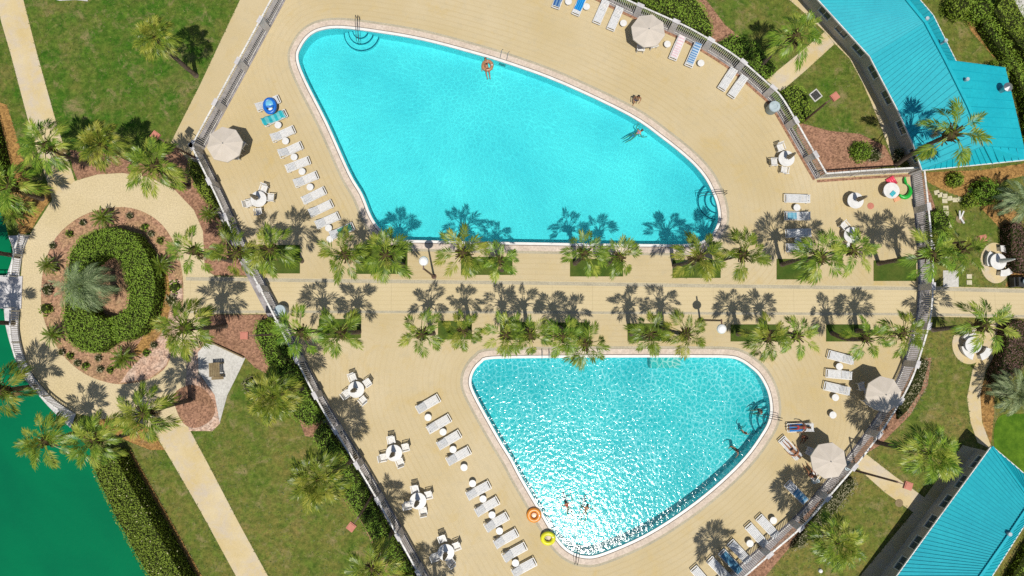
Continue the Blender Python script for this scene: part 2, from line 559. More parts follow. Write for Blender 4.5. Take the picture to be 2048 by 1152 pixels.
def thing(name, label, cat, loc, rz=0.0, group=None):
    return tag(link(name, None, None, loc, rz), label, cat, group)


def kind(o, k):
    o['kind'] = k
    return o


def copy_thing(src, loc, rz, label, group=None):
    """a thing with copies of its parts and their sub-parts"""
    r = src.copy()
    COL.objects.link(r)
    r.location = loc
    r.rotation_euler = (0, 0, rz)
    r['label'] = label
    if group:
        r['group'] = group
    for ch in CHILDREN(src):
        c = ch.copy()
        COL.objects.link(c)
        c.parent = r
        for g in CHILDREN(ch):
            d = g.copy()
            COL.objects.link(d)
            d.parent = c
    return r


KIDS = {}


def CHILDREN(o):
    if o.name not in KIDS:
        KIDS[o.name] = [c for c in bpy.data.objects if c.parent == o]
    return KIDS[o.name]


def inside(p, poly):
    x, y = p[0], p[1]
    r = False
    j = len(poly) - 1
    for i in range(len(poly)):
        xi, yi, xj, yj = poly[i][0], poly[i][1], poly[j][0], poly[j][1]
        if (yi > y) != (yj > y) and x < (xj - xi) * (y - yi) / (yj - yi) + xi:
            r = not r
        j = i
    return r


def smooth_line(pts, n=6, closed=False):
    """Catmull-Rom through the points"""
    pts = [Vector(p) for p in pts]
    m = len(pts)
    out = []
    rng_ = range(m) if closed else range(m - 1)
    for i in rng_:
        if closed:
            p0, p1, p2, p3 = pts[i - 1], pts[i], pts[(i + 1) % m], pts[(i + 2) % m]
        else:
            p0, p1, p2, p3 = pts[max(i - 1, 0)], pts[i], pts[i + 1], pts[min(i + 2, m - 1)]
        for k in range(n):
            t = k / n
            out.append(0.5 * ((2 * p1) + (p2 - p0) * t + (2 * p0 - 5 * p1 + 4 * p2 - p3) * t * t + (3 * p1 - p0 - 3 * p2 + p3) * t ** 3))
    if not closed:
        out.append(pts[-1])
    return out


def resample(pts, step):
    out = [pts[0].copy()]
    left = step
    for a, b in zip(pts[:-1], pts[1:]):
        L = (b - a).length
        d = left
        while d <= L:
            out.append(a + (b - a) * (d / L))
            d += step
        left = d - L
    return out


def offset_poly(poly, d):
    """closed polygon moved out by d (in for negative)"""
    n = len(poly)
    area = sum(poly[i - 1][0] * poly[i][1] - poly[i][0] * poly[i - 1][1] for i in range(n))
    sg = 1 if area > 0 else -1
    out = []
    for i in range(n):
        a, b, c = poly[i - 1], poly[i], poly[(i + 1) % n]
        t1 = Vector((b[0] - a[0], b[1] - a[1])).normalized()
        t2 = Vector((c[0] - b[0], c[1] - b[1])).normalized()
        n1 = Vector((t1.y, -t1.x)) * sg
        n2 = Vector((t2.y, -t2.x)) * sg
        nn = n1 + n2
        if nn.length < 1e-5:
            nn = n1
        nn.normalize()
        k = d / max(0.4, nn.dot(n1))
        out.append(Vector((b[0] + nn.x * k, b[1] + nn.y * k, b[2] if len(b) > 2 else 0)))
    return out


def triangulate(outer, holes=(), extra=()):
    verts, edges = [], []
    for loop in [outer, *holes]:
        k = len(verts)
        verts += [Vector((p[0], p[1])) for p in loop]
        edges += [(k + i, k + (i + 1) % len(loop)) for i in range(len(loop))]
    verts += [Vector((p[0], p[1])) for p in extra]
    r = delaunay_2d_cdt(verts, edges, [], 0, 1e-5)
    vo, fo = r[0], r[2]
    keep = []
    for f in fo:
        c = ((vo[f[0]].x + vo[f[1]].x + vo[f[2]].x) / 3, (vo[f[0]].y + vo[f[1]].y + vo[f[2]].y) / 3)
        if inside(c, outer) and not any(inside(c, h) for h in holes):
            a, b, d = vo[f[0]], vo[f[1]], vo[f[2]]
            if (b.x - a.x) * (d.y - a.y) - (b.y - a.y) * (d.x - a.x) < 0:
                f = tuple(f)[::-1]
            keep.append(tuple(f))
    return vo, keep


NONLAWN = []


def sheet(name, outer, z, m, holes=(), extra=(), k='structure', attr=None):
    if name != 'lawn':
        NONLAWN.append((name, outer))
    vo, fs = triangulate(outer, holes, extra)
    used = sorted({i for f in fs for i in f})
    mp = {v: i for i, v in enumerate(used)}
    me = bpy.data.meshes.new(name)
    me.from_pydata([(vo[i].x, vo[i].y, z) for i in used], [], [tuple(mp[i] for i in f) for f in fs])
    me.materials.append(m)
    if attr:
        a = me.attributes.new(attr[0], 'FLOAT', 'POINT')
        a.data.foreach_set('value', [attr[1](vo[i]) for i in used])
    me.update()
    return kind(link(name, me), k)


def slab(name, outer, z0, z1, m, k='structure'):
    """a flat shape with real thickness"""
    NONLAWN.append((name, outer))
    vo, fs = triangulate(outer)
    mb = MB()
    mb.add([(p.x, p.y, z1) for p in vo], fs)
    n = len(outer)
    mb.add([(p[0], p[1], z0) for p in outer] + [(p[0], p[1], z1) for p in outer], [(i, (i + 1) % n, n + (i + 1) % n, n + i) for i in range(n)])
    return kind(mb.build(name, m), k)


def ring(name, inner, outer, z, m, thick=0.0, k='structure'):
    """a band between two loops with the same count of points"""
    n = len(inner)
    mb = MB()
    vs = [(p[0], p[1], z) for p in inner] + [(p[0], p[1], z) for p in outer]
    mb.add(vs, [(i, (i + 1) % n, n + (i + 1) % n, n + i) for i in range(n)])
    if thick:
        for loop in (inner, outer):
            mb.add([(p[0], p[1], z) for p in loop] + [(p[0], p[1], z - thick) for p in loop], [(i, (i + 1) % n, n + (i + 1) % n, n + i) for i in range(n)])
    return kind(mb.build(name, m), k)


# ------------------------------------------------------------------ foliage helpers
def leaf_quads(mb, pts, size, rng, mi=0, flat=0.5):
    """leaves at pts = [(point, normal)]"""
    for p, nrm in pts:
        nn = Vector((nrm[0] + rng.gauss(0, flat), nrm[1] + rng.gauss(0, flat), nrm[2] + rng.gauss(0, flat)))
        if nn.length < 1e-3:
            nn = Vector((0, 0, 1))
        nn.normalize()
        a = nn.orthogonal().normalized()
        g = rng.random() * 6.28
        b = nn.cross(a)
        u = a * math.cos(g) + b * math.sin(g)
        v = nn.cross(u)
        L = size * rng.uniform(0.6, 1.3)
        W = L * rng.uniform(0.35, 0.55)
        p = Vector(p)
        mb.add([p - u * L * 0.5, p + v * W * 0.5, p + u * L * 0.5, p - v * W * 0.5], [(0, 1, 2, 3)], mi)


def hedge(label, foot, h, seed, m='hedge', size=0.125, dens=190, cat='hedge', name='hedge', group=None, blossoms=0, lump=0.12, lean=0.0):
    """a clipped hedge: a woody body and leaves over its top and sides"""
    rng = random.Random(seed)
    mb = MB()
    foot = [Vector((p[0], p[1], 0)) for p in foot]
    inner = offset_poly(foot, -0.07)
    mb.prism(inner, 0.0, max(0.15, h - 0.14 - lump * 0.55), 0)
    xs = [p.x for p in foot]
    ys = [p.y for p in foot]
    area = abs(sum(foot[i - 1].x * foot[i].y - foot[i].x * foot[i - 1].y for i in range(len(foot)))) / 2
    pts = []
    n = int(area * dens)
    from mathutils import noise as mn
    while n > 0:
        q = Vector((rng.uniform(min(xs), max(xs)), rng.uniform(min(ys), max(ys)), 0))
        if inside(q, foot):
            d = mn.noise(Vector((q.x * 0.9, q.y * 0.9, seed))) * lump
            pts.append(((q.x, q.y, h + d + rng.uniform(-0.10, 0.05)), (0, 0, 1)))
            n -= 1
    for i in range(len(foot)):
        a, b = foot[i - 1], foot[i]
        L = (b - a).length
        t = (b - a).normalized() if L > 1e-6 else Vector((1, 0, 0))
        nr = Vector((t.y, -t.x, 0))
        if inside((a + b) / 2 + nr * 0.05, foot):
            nr = -nr
        for _ in range(int(L * h * dens * 0.6)):
            q = a + (b - a) * rng.random()
            pts.append((q + nr * rng.uniform(-0.05, 0.1) + Vector((0, 0, rng.uniform(0.0, h))), nr))
    leaf_quads(mb, pts, size, rng, 1, 0.38)
    mats = [M['hedgein'], M[m]]
    if blossoms:
        bl = rng.sample(pts, min(blossoms, len(pts)))
        leaf_quads(mb, [((Vector(p) + Vector((0, 0, 0.06))), (0, 0, 1)) for p, _ in bl], 0.13, rng, 2, 0.2)
        mats.append(M['blossom'])
    c = sum(foot, Vector()) / len(foot)
    mb.v = [(x - c.x, y - c.y, z) for x, y, z in mb.v]
    return tag(mb.build(name, mats, None, (c.x, c.y, 0)), label, cat, group)


def bush_mesh(rad, h, seed, m, size=0.15, dens=150, irregular=0.25):
    rng = random.Random(seed)
    from mathutils import noise as mn
    mb = MB()
    mb.lathe([(rad * 0.55, 0), (rad * 0.82, h * 0.35), (rad * 0.7, h * 0.62), (rad * 0.3, h * 0.84), (0.02, h * 0.88)], 14, (0, 0, 0), 0)
    pts = []
    for _ in range(int(dens * rad * (rad + h) * 3.2)):
        a = rng.uniform(0, 6.2832)
        e = math.asin(rng.uniform(-0.1, 1.0))
        d = Vector((math.cos(a) * math.cos(e), math.sin(a) * math.cos(e), math.sin(e)))
        k = 1.0 + irregular * mn.noise(d * 2.2 + Vector((seed, 0, 0))) + rng.uniform(-0.12, 0.06)
        pts.append(((d.x * rad * k, d.y * rad * k, max(0.02, 0.12 * h + d.z * h * 0.85 * k)), d))
    leaf_quads(mb, pts, size, rng, 1, 0.6)
    return mb.mesh('bush', [M['hedgein'], M[m]])


def frond(mb, rng, base, az, el, pet, costa, leaf, n, droop, mi, spread=78.0, wid=0.055, hang=0.3, tip_short=0.55):
    """one palm leaf: stalk, rib bending down, narrow leaflets to both sides"""
    d = Vector((math.cos(az) * math.cos(el), math.sin(az) * math.cos(el), math.sin(el)))
    p = Vector(base)
    pts = [p.copy()]
    tang = [d.copy()]
    steps = 9
    L = pet + costa
    for i in range(steps):
        p = p + d * (L / steps)
        d = (d + Vector((0, 0, -droop / steps))).normalized()
        pts.append(p.copy())
        tang.append(d.copy())
    side0 = Vector((-math.sin(az), math.cos(az), 0))
    # stalk
    for i in range(steps):
        wv = side0 * (0.028 if i < steps * pet / L else 0.014)
        mb.add([pts[i] - wv, pts[i] + wv, pts[i + 1] + wv * 0.8, pts[i + 1] - wv * 0.8], [(0, 1, 2, 3)], mi)
    roll = rng.uniform(-0.35, 0.35)
    for i in range(n):
        t = (i + 0.5) / n
        s = (pet + costa * t) / L * steps
        k = min(int(s), steps - 1)
        q = pts[k].lerp(pts[k + 1], s - k)
        tg = tang[k]
        up = side0.cross(tg)
        if up.z < 0:
            up = -up
        for sg in (-1, 1):
            ang = R(spread * (1 - t) + 10) + rng.gauss(0, 0.06)
            sd = (side0 * sg * math.cos(roll) + up * (0.30 + sg * math.sin(roll)))
            dr = (tg * math.cos(ang) + sd * math.sin(ang)).normalized()
            ll = leaf * (tip_short + (1 - tip_short) * math.sin(math.pi * (0.18 + 0.72 * t))) * rng.uniform(0.8, 1.12)
            wv = dr.cross(up)
            if wv.length < 1e-3:
                continue
            wv = wv.normalized() * wid * 0.5
            m1 = q + dr * ll * 0.5
            tip = q + dr * ll + Vector((0, 0, -ll * hang * rng.uniform(0.5, 1.5)))
            mb.add([q, m1 + wv, tip, m1 - wv], [(0, 1, 2, 3)], mi)


def sabal_crown(seed, nf=14, scale=1.0, yellow=0.15):
    rng = random.Random(seed)
    mb = MB()
    ga = 2.39996
    a0 = rng.random() * 6.28
    for i in range(nf):
        t = i / (nf - 1)
        el = R(78 - 96 * t ** 0.8) + rng.gauss(0, 0.12)
        az = a0 + i * ga + rng.gauss(0, 0.30)
        pet = (0.42 + 0.52 * t) * rng.uniform(0.75, 1.25) * scale
        mi = 1 if rng.random() < yellow + (0.25 if t > 0.75 else 0) else 0
        frond(mb, rng, (math.cos(az) * 0.08, math.sin(az) * 0.08, 0.12 - 0.25 * t), az, el, pet, 0.70 * scale, 0.56 * scale * rng.uniform(0.8, 1.2), 15,
              rng.uniform(0.5, 1.1), mi, 50, 0.056, 0.32, 0.85)
    # leaf boots round the growing point
    mb.lathe([(0.16, -0.85), (0.30, -0.60), (0.36, -0.28), (0.27, 0.0), (0.05, 0.22)], 9, (0, 0, 0), 2)
    for i in range(34):
        a = rng.random() * 6.28
        z = rng.uniform(-0.75, 0.08)
        d = Vector((math.cos(a), math.sin(a), rng.uniform(0.5, 1.3))).normalized()
        b = Vector((math.cos(a) * 0.26, math.sin(a) * 0.26, z))
        mb.beam(b, b + d * rng.uniform(0.2, 0.45), 0.06, 0.03, 2)
    for i in range(3):
        a = rng.random() * 6.28
        frond(mb, rng, (0, 0, -0.3), a, R(-35), 0.45, 0.35, 0.4, 10, 1.2, 3, 60, 0.05, 0.6)
    return mb.mesh('sabal_crown', [M['frond'], M['frondy'], M['boot'], M['deadfrond']])


def low_sabal_crown(seed, nf=42):
    """full round crown of a young, low palm"""
    rng = random.Random(seed)
    mb = MB()
    a0 = rng.random() * 6.28
    for i in range(nf):
        t = i / (nf - 1)
        el = R(80 - 88 * t ** 0.8) + rng.gauss(0, 0.10)
        az = a0 + i * 2.39996 + rng.gauss(0, 0.2)
        mi = 1 if rng.random() < 0.35 else 0
        frond(mb, rng, (0, 0, 0.05 - 0.2 * t), az, el, (0.7 + 0.6 * t) * rng.uniform(0.85, 1.15), 0.7, 0.70, 13, rng.uniform(0.4, 0.8), mi, 58, 0.07, 0.32, 0.8)
    mb.lathe([(0.14, -0.5), (0.25, -0.25), (0.18, 0.0), (0.04, 0.2)], 9, (0, 0, 0), 2)
    return mb.mesh('low_palm_crown', [M['frond'], M['frondy'], M['boot']])


def feather_crown(seed, nf, length, m, leaf=0.45, droop=1.6, el0=75, el1=-5, n=26, wid=0.03, hang=0.5):
    rng = random.Random(seed)
    mb = MB()
    for i in range(nf):
        t = i / (nf - 1)
        el = R(el0 - (el0 - el1) * t) + rng.gauss(0, 0.08)
        az = i * 2.39996 + rng.gauss(0, 0.12)
        L = length * rng.uniform(0.85, 1.1)
        frond(mb, rng, (0, 0, 0.05), az, el, L * 0.16, L * 0.84, leaf, n, droop * rng.uniform(0.85, 1.15), 0, 58, wid, hang, 0.45)
    mb.lathe([(0.16, -0.5), (0.22, -0.2), (0.05, 0.15)], 9, (0, 0, 0), 1)
    return mb.mesh('feather_crown', [M[m], M['boot']])


def trunk_mesh(top, r0, r1, seed):
    """trunk from the origin to top, slightly bowed, with ring scars"""
    rng = random.Random(seed)
    mb = MB()
    n = 14
    bow = Vector((rng.gauss(0, 0.12), rng.gauss(0, 0.12), 0))
    pts, rr = [], []
    for i in range(n + 1):
        t = i / n
        pts.append(top * t + bow * math.sin(math.pi * t) + Vector((0, 0, -0.1 if i == 0 else 0)))
        rr.append((r0 + (r1 - r0) * t) * (1.25 if i == 0 else 1.0) * (1.0 + (0.07 if i % 2 else -0.04)))
    mb.tube(pts, rr, 9)
    return mb.mesh('trunk', M['bark'], True)


CROWNS = [sabal_crown(100 + i, 15 + (i % 4) * 2, 1.0, 0.12 + 0.06 * (i % 3)) for i in range(7)]
FULLC = [sabal_crown(150 + i, 27, 1.0, 0.3) for i in range(4)]
LOWC = [low_sabal_crown(200 + i, 42) for i in range(3)]
SAGOC = [feather_crown(300 + i, 30, 1.0, 'sago', 0.16, 1.0, 70, -8, 20, 0.03, 0.1) for i in range(2)]


def palm(label, crown_px, h, base_px=None, base_xy=None, size=1.0, style='sabal', group=None, seed=0, cat='palm tree', name='palm_tree', r=0.17, base_h=0.0, rz=None):
    c = P(crown_px[0], crown_px[1], h)
    rng = random.Random(seed * 31 + 5)
    if base_px:
        b = P(base_px[0], base_px[1], 0)
    else:
        b = Vector((c.x + rng.gauss(0, 0.12), c.y + rng.gauss(0, 0.12), 0))
    t = thing(name, label, cat, (b.x, b.y, base_h), 0, group)
    top = Vector((c.x - b.x, c.y - b.y, h - base_h))
    link('trunk', trunk_mesh(top + Vector((0, 0, -0.15)), r, r * 0.82, seed), t)
    if style == 'sabal':
        data = CROWNS[seed % len(CROWNS)]
    elif style == 'full':
        data = FULLC[seed % len(FULLC)]
    elif style == 'low':
        data = LOWC[seed % len(LOWC)]
    elif style == 'sago':
        data = SAGOC[seed % len(SAGOC)]
    else:
        data = style
    cr = link('crown', data, t, top, rng.random() * 6.28 if rz is None else rz)
    s = size
    cr.scale = (s, s, s * rng.uniform(0.9, 1.05))
    return t


# ================================================================== GROUND
UP = smooth_line(PL([(597, 118), (603, 94), (620, 72), (645, 60), (685, 57), (759, 66), (845, 81), (945, 107), (1024, 131), (1124, 168), (1257, 231),
                     (1324, 277), (1377, 320), (1407, 353), (1424, 384), (1434, 412), (1436, 440), (1427, 463), (1408, 480), (1380, 488), (1300, 488.5),
                     (1180, 487), (1060, 485), (940, 483), (860, 481), (800, 479), (776, 470), (758, 455), (742, 430), (725, 388), (700, 345), (655, 245), (612, 160)]), 4, True)
LP = smooth_line(PL([(985, 718), (963, 726), (949, 742), (943, 760), (946, 778), (964, 814), (1000, 878), (1024, 917), (1044, 955), (1091, 1035), (1117, 1078),
                     (1141, 1101), (1171, 1111), (1207, 1105), (1291, 1068), (1374, 1015), (1441, 961), (1491, 911), (1522, 868), (1536, 842), (1540, 815),
                     (1534, 782), (1518, 752), (1500, 735), (1480, 722), (1455, 716), (1380, 715), (1250, 715), (1100, 716)]), 4, True)
UPO, LPO = offset_poly(UP, 0.30), offset_poly(LP, 0.30)

LAKE = PL([(-2600, -1500), (-100, -900), (-62, 60), (-58, 200), (-15, 390), (12, 450), (17, 475), (27, 505), (14, 553), (8, 600), (12, 650), (26, 703), (40, 738), (57, 764),
           (97, 812), (142, 856), (188, 908), (206, 962), (250, 1045), (300, 1135), (420, 1370), (700, 1900), (700, 2600), (-2600, 2600)])
G = 320.0
sheet('lawn', [(-G, -G), (G, -G), (G, G), (-G, G)], 0.0, M['lawn'], [LAKE, UPO, LPO])

FL = [(404, 305), (451, 400), (482, 470), (515, 539), (558, 622), (606, 716), (660, 818), (747, 960), (850, 1143), (905, 1240)]
FT = [(1140, -40), (1180, -14), (1251, 22), (1331, 58), (1377, 80), (1454, 127), (1517, 180), (1545, 207), (1576, 258), (1600, 300), (1633, 357)]
FC = [(1633, 357), (1730, 350), (1822, 345)]
FR = [(1822, 345), (1828, 400), (1836, 483), (1839, 560), (1834, 635), (1816, 702), (1795, 761), (1755, 832), (1703, 905), (1641, 978), (1590, 1036), (1530, 1088), (1472, 1138), (1390, 1205)]
FU = [(405, 300), (470, 181), (568, 0), (610, -78)]

deck_px = [(610, -78), (568, 0), (405, 302)] + FL[1:] + [(900, 1300), (1300, 1300)] + FR[::-1] + FC[1:-1][::-1] + [(1633, 357)] + FT[::-1][1:] + [(1130, -78)]
DECK = PL(deck_px)
UPE, LPE = offset_poly(UP, 0.7), offset_poly(LP, 0.7)


def seg_dist(p, loop):
    best = 1e9
    for i in range(len(loop)):
        a, b = loop[i - 1], loop[i]
        dx, dy = b[0] - a[0], b[1] - a[1]
        l2 = dx * dx + dy * dy
        t = 0 if l2 == 0 else max(0.0, min(1.0, ((p[0] - a[0]) * dx + (p[1] - a[1]) * dy) / l2))
        ex, ey = a[0] + dx * t - p[0], a[1] + dy * t - p[1]
        best = min(best, ex * ex + ey * ey)
    return math.sqrt(best)


UPs, LPs = UP[::3], LP[::3]
xs = [p.x for p in DECK]
ys = [p.y for p in DECK]
grid = []
gx = min(xs)
while gx < max(xs):
    gy = min(ys)
    while gy < max(ys):
        q = (gx + 0.01 * math.sin(gy * 7), gy)
        if inside(q, DECK) and not inside(q, UPO) and not inside(q, LPO):
            grid.append(q)
        gy += 0.62
    gx += 0.62
sheet('pool_deck', DECK, 0.008, M['deck'], [UPO, LPO], grid, attr=('edge_dist', lambda p: min(seg_dist(p, UPs), seg_dist(p, LPs))))

for nm, loop in (('upper', UP), ('lower', LP)):
    o1, o2, o3, o4 = offset_poly(loop, 0.20), offset_poly(loop, 0.25), offset_poly(loop, 0.66), offset_poly(loop, 0.86)
    ring('pool_edge_tile', loop, o1, 0.055, M['tile'], 0.10)
    ring('overflow_slot', o1, o2, 0.03, M['groove'])
    ring('pool_coping', o2, o3, 0.05, M['coping'], 0.05)
    ring('coping_joint', o3, o4, 0.013, M['band'])
    # basin
    mb = MB()
    n = len(loop)
    dp = -1.15
    mb.add([(p.x, p.y, 0.04) for p in loop] + [(p.x, p.y, dp) for p in loop], [(i, n + i, n + (i + 1) % n, (i + 1) % n) for i in range(n)])
    vo, fs = triangulate(loop)
    mb.add([(p.x, p.y, dp) for p in vo], fs)
    kind(mb.build('pool_basin', M['basin']), 'structure')
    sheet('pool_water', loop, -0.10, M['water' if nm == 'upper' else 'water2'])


def steps(px, rr):
    c = P(*px)
    mb = MB()
    for i, r_ in enumerate(rr):
        z = -0.32 - 0.24 * i
        mb.lathe([(r_, -1.14), (r_, z)], 40, (c.x, c.y, 0), 0)
        mb.lathe([(r_ - 0.055, z + 0.012), (r_ + 0.012, z + 0.012), (r_ + 0.012, z - 0.05)], 40, (c.x, c.y, 0), 1, False)
    kind(mb.build('pool_steps', [M['basin'], M['stepline']]), 'structure')


steps((719, 58), (0.62, 1.0, 1.42))
steps((1440, 398), (0.62, 1.02, 1.5))
steps((1547, 842), (0.62, 1.02, 1.45))
mb = MB()
c = P(1332, 722)
mb.box((c.x, c.y - 0.1, -0.62), (2.3, 0.9, 0.9))
kind(mb.build('pool_bench', M['tile']), 'structure')

# boulevard
BT = [(372, 552), (640, 556), (1024, 560), (1400, 566), (1850, 572), (2048, 577), (2600, 588)]
BB = [(2600, 652), (2048, 637), (1850, 633), (1400, 631), (1024, 629), (640, 628), (372, 628)]
sheet('boulevard', PL(BT + BB), 0.016, M['walk'])
for e, d in ((BT, 7), (BB[::-1], -5)):
    sheet('paving_band', PL([(a, b + (2 if d > 0 else -2)) for a, b in e] + [(a, b + d + (2 if d > 0 else -2)) for a, b in e[::-1]]), 0.021, M['band'])

# roundabout and paths
ring_out = [(150, 362), (195, 349), (245, 346), (300, 355), (350, 380), (388, 420), (406, 462), (410, 540), (430, 552), (430, 628), (400, 640), (400, 700), (380, 760),
            (376, 855), (330, 868), (300, 855), (250, 835), (200, 838), (150, 826), (112, 801), (80, 768), (58, 736), (45, 701), (40, 660), (41, 622), (42, 553), (46, 505), (62, 465), (85, 430), (105, 398)]
RING = PL(ring_out)
bed = smooth_line(PL([(247, 414), (290, 425), (325, 450), (350, 490), (364, 540), (367, 590), (362, 640), (345, 690), (335, 730), (300, 758), (250, 768), (215, 765), (170, 748), (130, 715), (100, 670), (84, 620), (83, 570), (90, 525), (112, 475), (150, 440), (195, 420)]), 3, True)
sheet('roundabout_path', RING, 0.011, M['ringpath'], [bed])
sheet('planting_bed', bed, 0.006, M['bedmulch'])
sheet('sand_patch', PL([(338, 560), (364, 560), (366, 600), (362, 645), (345, 692), (333, 730), (300, 757), (240, 766), (262, 735), (300, 700), (330, 660), (344, 610)]), 0.010, M['sandbed'])
sheet('straw_patch', PL([(318, 520), (335, 545), (344, 600), (330, 655), (300, 695), (275, 712), (268, 700), (300, 655), (312, 600)]), 0.013, M['straw'])
sheet('path_northwest', PL([(-40, -160), (30, -70), (47, 0), (75, 110), (112, 243), (150, 362), (105, 400), (98, 375), (62, 262), (22, 110), (3, 45), (-10, -10), (-60, -140)]), 0.014, M['path'])
sheet('path_southwest', PL([(306, 860), (376, 853), (420, 935), (480, 1050), (536, 1152), (590, 1260), (520, 1270), (472, 1152), (400, 1020), (345, 925)]), 0.014, M['path'])
sheet('path_fence_side', PL([(480, 0), (520, -80), (612, -80), (566, 0), (402, 304), (392, 330), (350, 372), (338, 345), (342, 285), (400, 170)]), 0.012, M['deck'])
slab('concrete_pad', PL([(416, 682), (452, 698), (491, 716), (480, 740), (455, 790), (440, 845), (430, 790), (398, 745), (396, 705)]), -0.02, 0.05, M['concrete'])
sheet('sand_apron', PL([(378, 690), (416, 680), (396, 745), (430, 790), (441, 846), (425, 862), (378, 862), (370, 780)]), 0.017, M['sandbed'])
sheet('mulch_island', smooth_line(PL([(348, 790), (380, 770), (410, 780), (430, 815), (420, 842), (388, 856), (362, 840)]), 4, True), 0.022, M['mulch'])
MZ = 0.0225
for pts in ([(340, 285), (372, 315), (405, 372), (455, 470), (515, 545), (505, 551), (430, 551), (410, 540), (406, 462), (388, 420), (350, 380), (322, 364), (320, 345)],
            [(140, 300), (200, 306), (262, 318), (330, 350), (345, 375), (300, 355), (245, 346), (195, 349), (155, 360), (145, 335)],
            [(420, 629), (548, 629), (600, 740), (640, 812), (660, 880), (610, 872), (585, 800), (560, 760), (510, 735), (491, 716), (416, 682), (420, 655)],
            [(1380, -10), (1405, -10), (1450, 50), (1500, 90), (1478, 110), (1425, 80)],
            [(1596, 245), (1660, 262), (1720, 268), (1770, 292), (1790, 330), (1690, 347), (1640, 350), (1612, 300), (1592, 262)],
            [(1842, 345), (1862, 390), (1878, 440), (1862, 470), (1850, 470), (1838, 400)],
            [(1835, 720), (1862, 715), (1855, 770), (1820, 830), (1760, 890), (1735, 905), (1710, 930), (1700, 925), (1760, 850), (1805, 780)],
            [(1640, 1000), (1690, 950), (1700, 965), (1660, 1010), (1600, 1070), (1545, 1135), (1500, 1190), (1450, 1190), (1540, 1100)],
            [(590, 770), (640, 850), (700, 950), (770, 1080), (850, 1230), (812, 1230), (738, 1075), (695, 985), (658, 905), (632, 882), (592, 800)]):
    MZ += 0.0011
    sheet('mulch_bed', PL(pts), MZ, M['mulch'])
MZ = 0.003
for pts in ([(1840, 345), (1965, 340), (2100, 318), (2100, 340), (2010, 360), (1960, 400), (1935, 400), (1890, 382), (1858, 366)],
            [(1950, 405), (2000, 395), (2040, 430), (2050, 560), (2010, 575), (2022, 540), (2012, 470), (1975, 430)],
            [(0, 205), (14, 210), (42, 300), (60, 365), (100, 378), (103, 398), (80, 430), (60, 465), (40, 470), (20, 400), (-10, 260)],
            [(1965, 760), (1990, 760), (1988, 830), (1982, 890), (1966, 850), (1958, 800)],
            [(180, 838), (250, 836), (300, 858), (330, 900), (300, 900), (250, 880)],
            [(240, 905), (262, 900), (330, 1020), (420, 1180), (380, 1180), (300, 1040)],
            [(1895, -40), (1960, -40), (1945, 40), (2000, 80), (2030, 110), (1990, 118), (1940, 60)]):
    MZ += 0.0011
    sheet('straw_bed', PL(pts), MZ, M['straw'])

# sidewalks and paths of the east side
sheet('sidewalk_north', PL([(1550, -60), (1579, 0), (1616, 32), (1649, 63), (1669, 87), (1699, 117), (1725, 165), (1743, 207), (1765, 262), (1785, 318), (1850, 318), (1800, 215), (1740, 115), (1660, 20), (1590, -60)]), 0.012, M['path'])
sheet('path_northeast', PL([(1532, 160), (1590, 113), (1649, 64), (1669, 88), (1610, 142), (1562, 183)]), 0.019, M['path'])
sheet('path_southeast', PL([(1706, 928), (1732, 908), (1790, 953), (1860, 1003), (1834, 1030), (1770, 985)]), 0.019, M['path'])
sheet('sidewalk_south', PL([(1925, 890), (1985, 905), (1800, 1160), (1730, 1240), (1660, 1240), (1720, 1152), (1830, 1020)]), 0.012, M['path'])
sheet('curved_path', PL([(1972, 640), (2010, 640), (1995, 700), (1972, 740), (1960, 790), (1964, 845), (1985, 900), (1955, 885), (1941, 845), (1934, 795), (1945, 740), (1965, 700)]), 0.015, M['path'])
sheet('ground_cover', smooth_line(PL([(1996, 835), (2040, 828), (2110, 840), (2110, 1010), (2062, 985), (2010, 930), (1988, 890)]), 4, True), 0.02, M['cover'])
sheet('concrete_square', PL([(1886, 541), (1917, 541), (1917, 574), (1886, 574)]), 0.020, M['concrete'])
for cx, cy, rx, ry in ((1990, 526, 30, 41), (1937, 690, 33, 38)):
    c = P(cx, cy)
    poly = [Vector((c.x + rx / 26 * math.cos(a * 0.2094), c.y + ry / 26 * math.sin(a * 0.2094), 0)) for a in range(30)]
    slab('patio', poly, -0.02, 0.035, M['path'])

# turf rectangles of the median
TURF = [(520, 490, 600, 547), (712, 490, 815, 548), (922, 514, 1025, 550), (1140, 518, 1246, 553), (1345, 520, 1441, 556), (1553, 518, 1632, 559), (1747, 521, 1832, 562),
        (638, 638, 722, 676), (876, 642, 944, 679), (1000, 644, 1071, 680), (1108, 645, 1178, 681), (1255, 647, 1339, 682), (1461, 649, 1560, 683), (1652, 649, 1740, 683)]
for i, (a, b, c_, d) in enumerate(TURF):
    k = PL([(a, b), (c_, b), (c_, d), (a, d)])
    slab('turf_rectangle', k, -0.02, 0.05, M['turf'])

# lake and its wall
sheet('lake', offset_poly(LAKE, 0.05), -0.75, M['lake'])
mb = MB()
n = len(LAKE)
mb.add([(p.x, p.y, 0.004) for p in LAKE] + [(p.x, p.y, -1.6) for p in LAKE], [(i, n + i, n + (i + 1) % n, (i + 1) % n) for i in range(n)])
kind(mb.build('lake_bank', M['straw']), 'structure')
# stone revetment between the lake and the ring path
cap = smooth_line(PL([(8, 600), (12, 650), (26, 703), (40, 738), (57, 764), (97, 812), (142, 856)]), 4)
cin = smooth_line(PL([(40, 618), (39, 660), (46, 702), (59, 737), (78, 766), (111, 800), (152, 828)]), 4)
slab('seawall', cap + cin[::-1], -0.3, 0.06, M['stucco'])
cap2 = smooth_line(PL([(17, 472), (27, 505), (14, 551)]), 4)
cin2 = smooth_line(PL([(60, 470), (47, 505), (40, 551)]), 4)
slab('seawall', cap2 + cin2[::-1], -0.3, 0.055, M['stucco'])

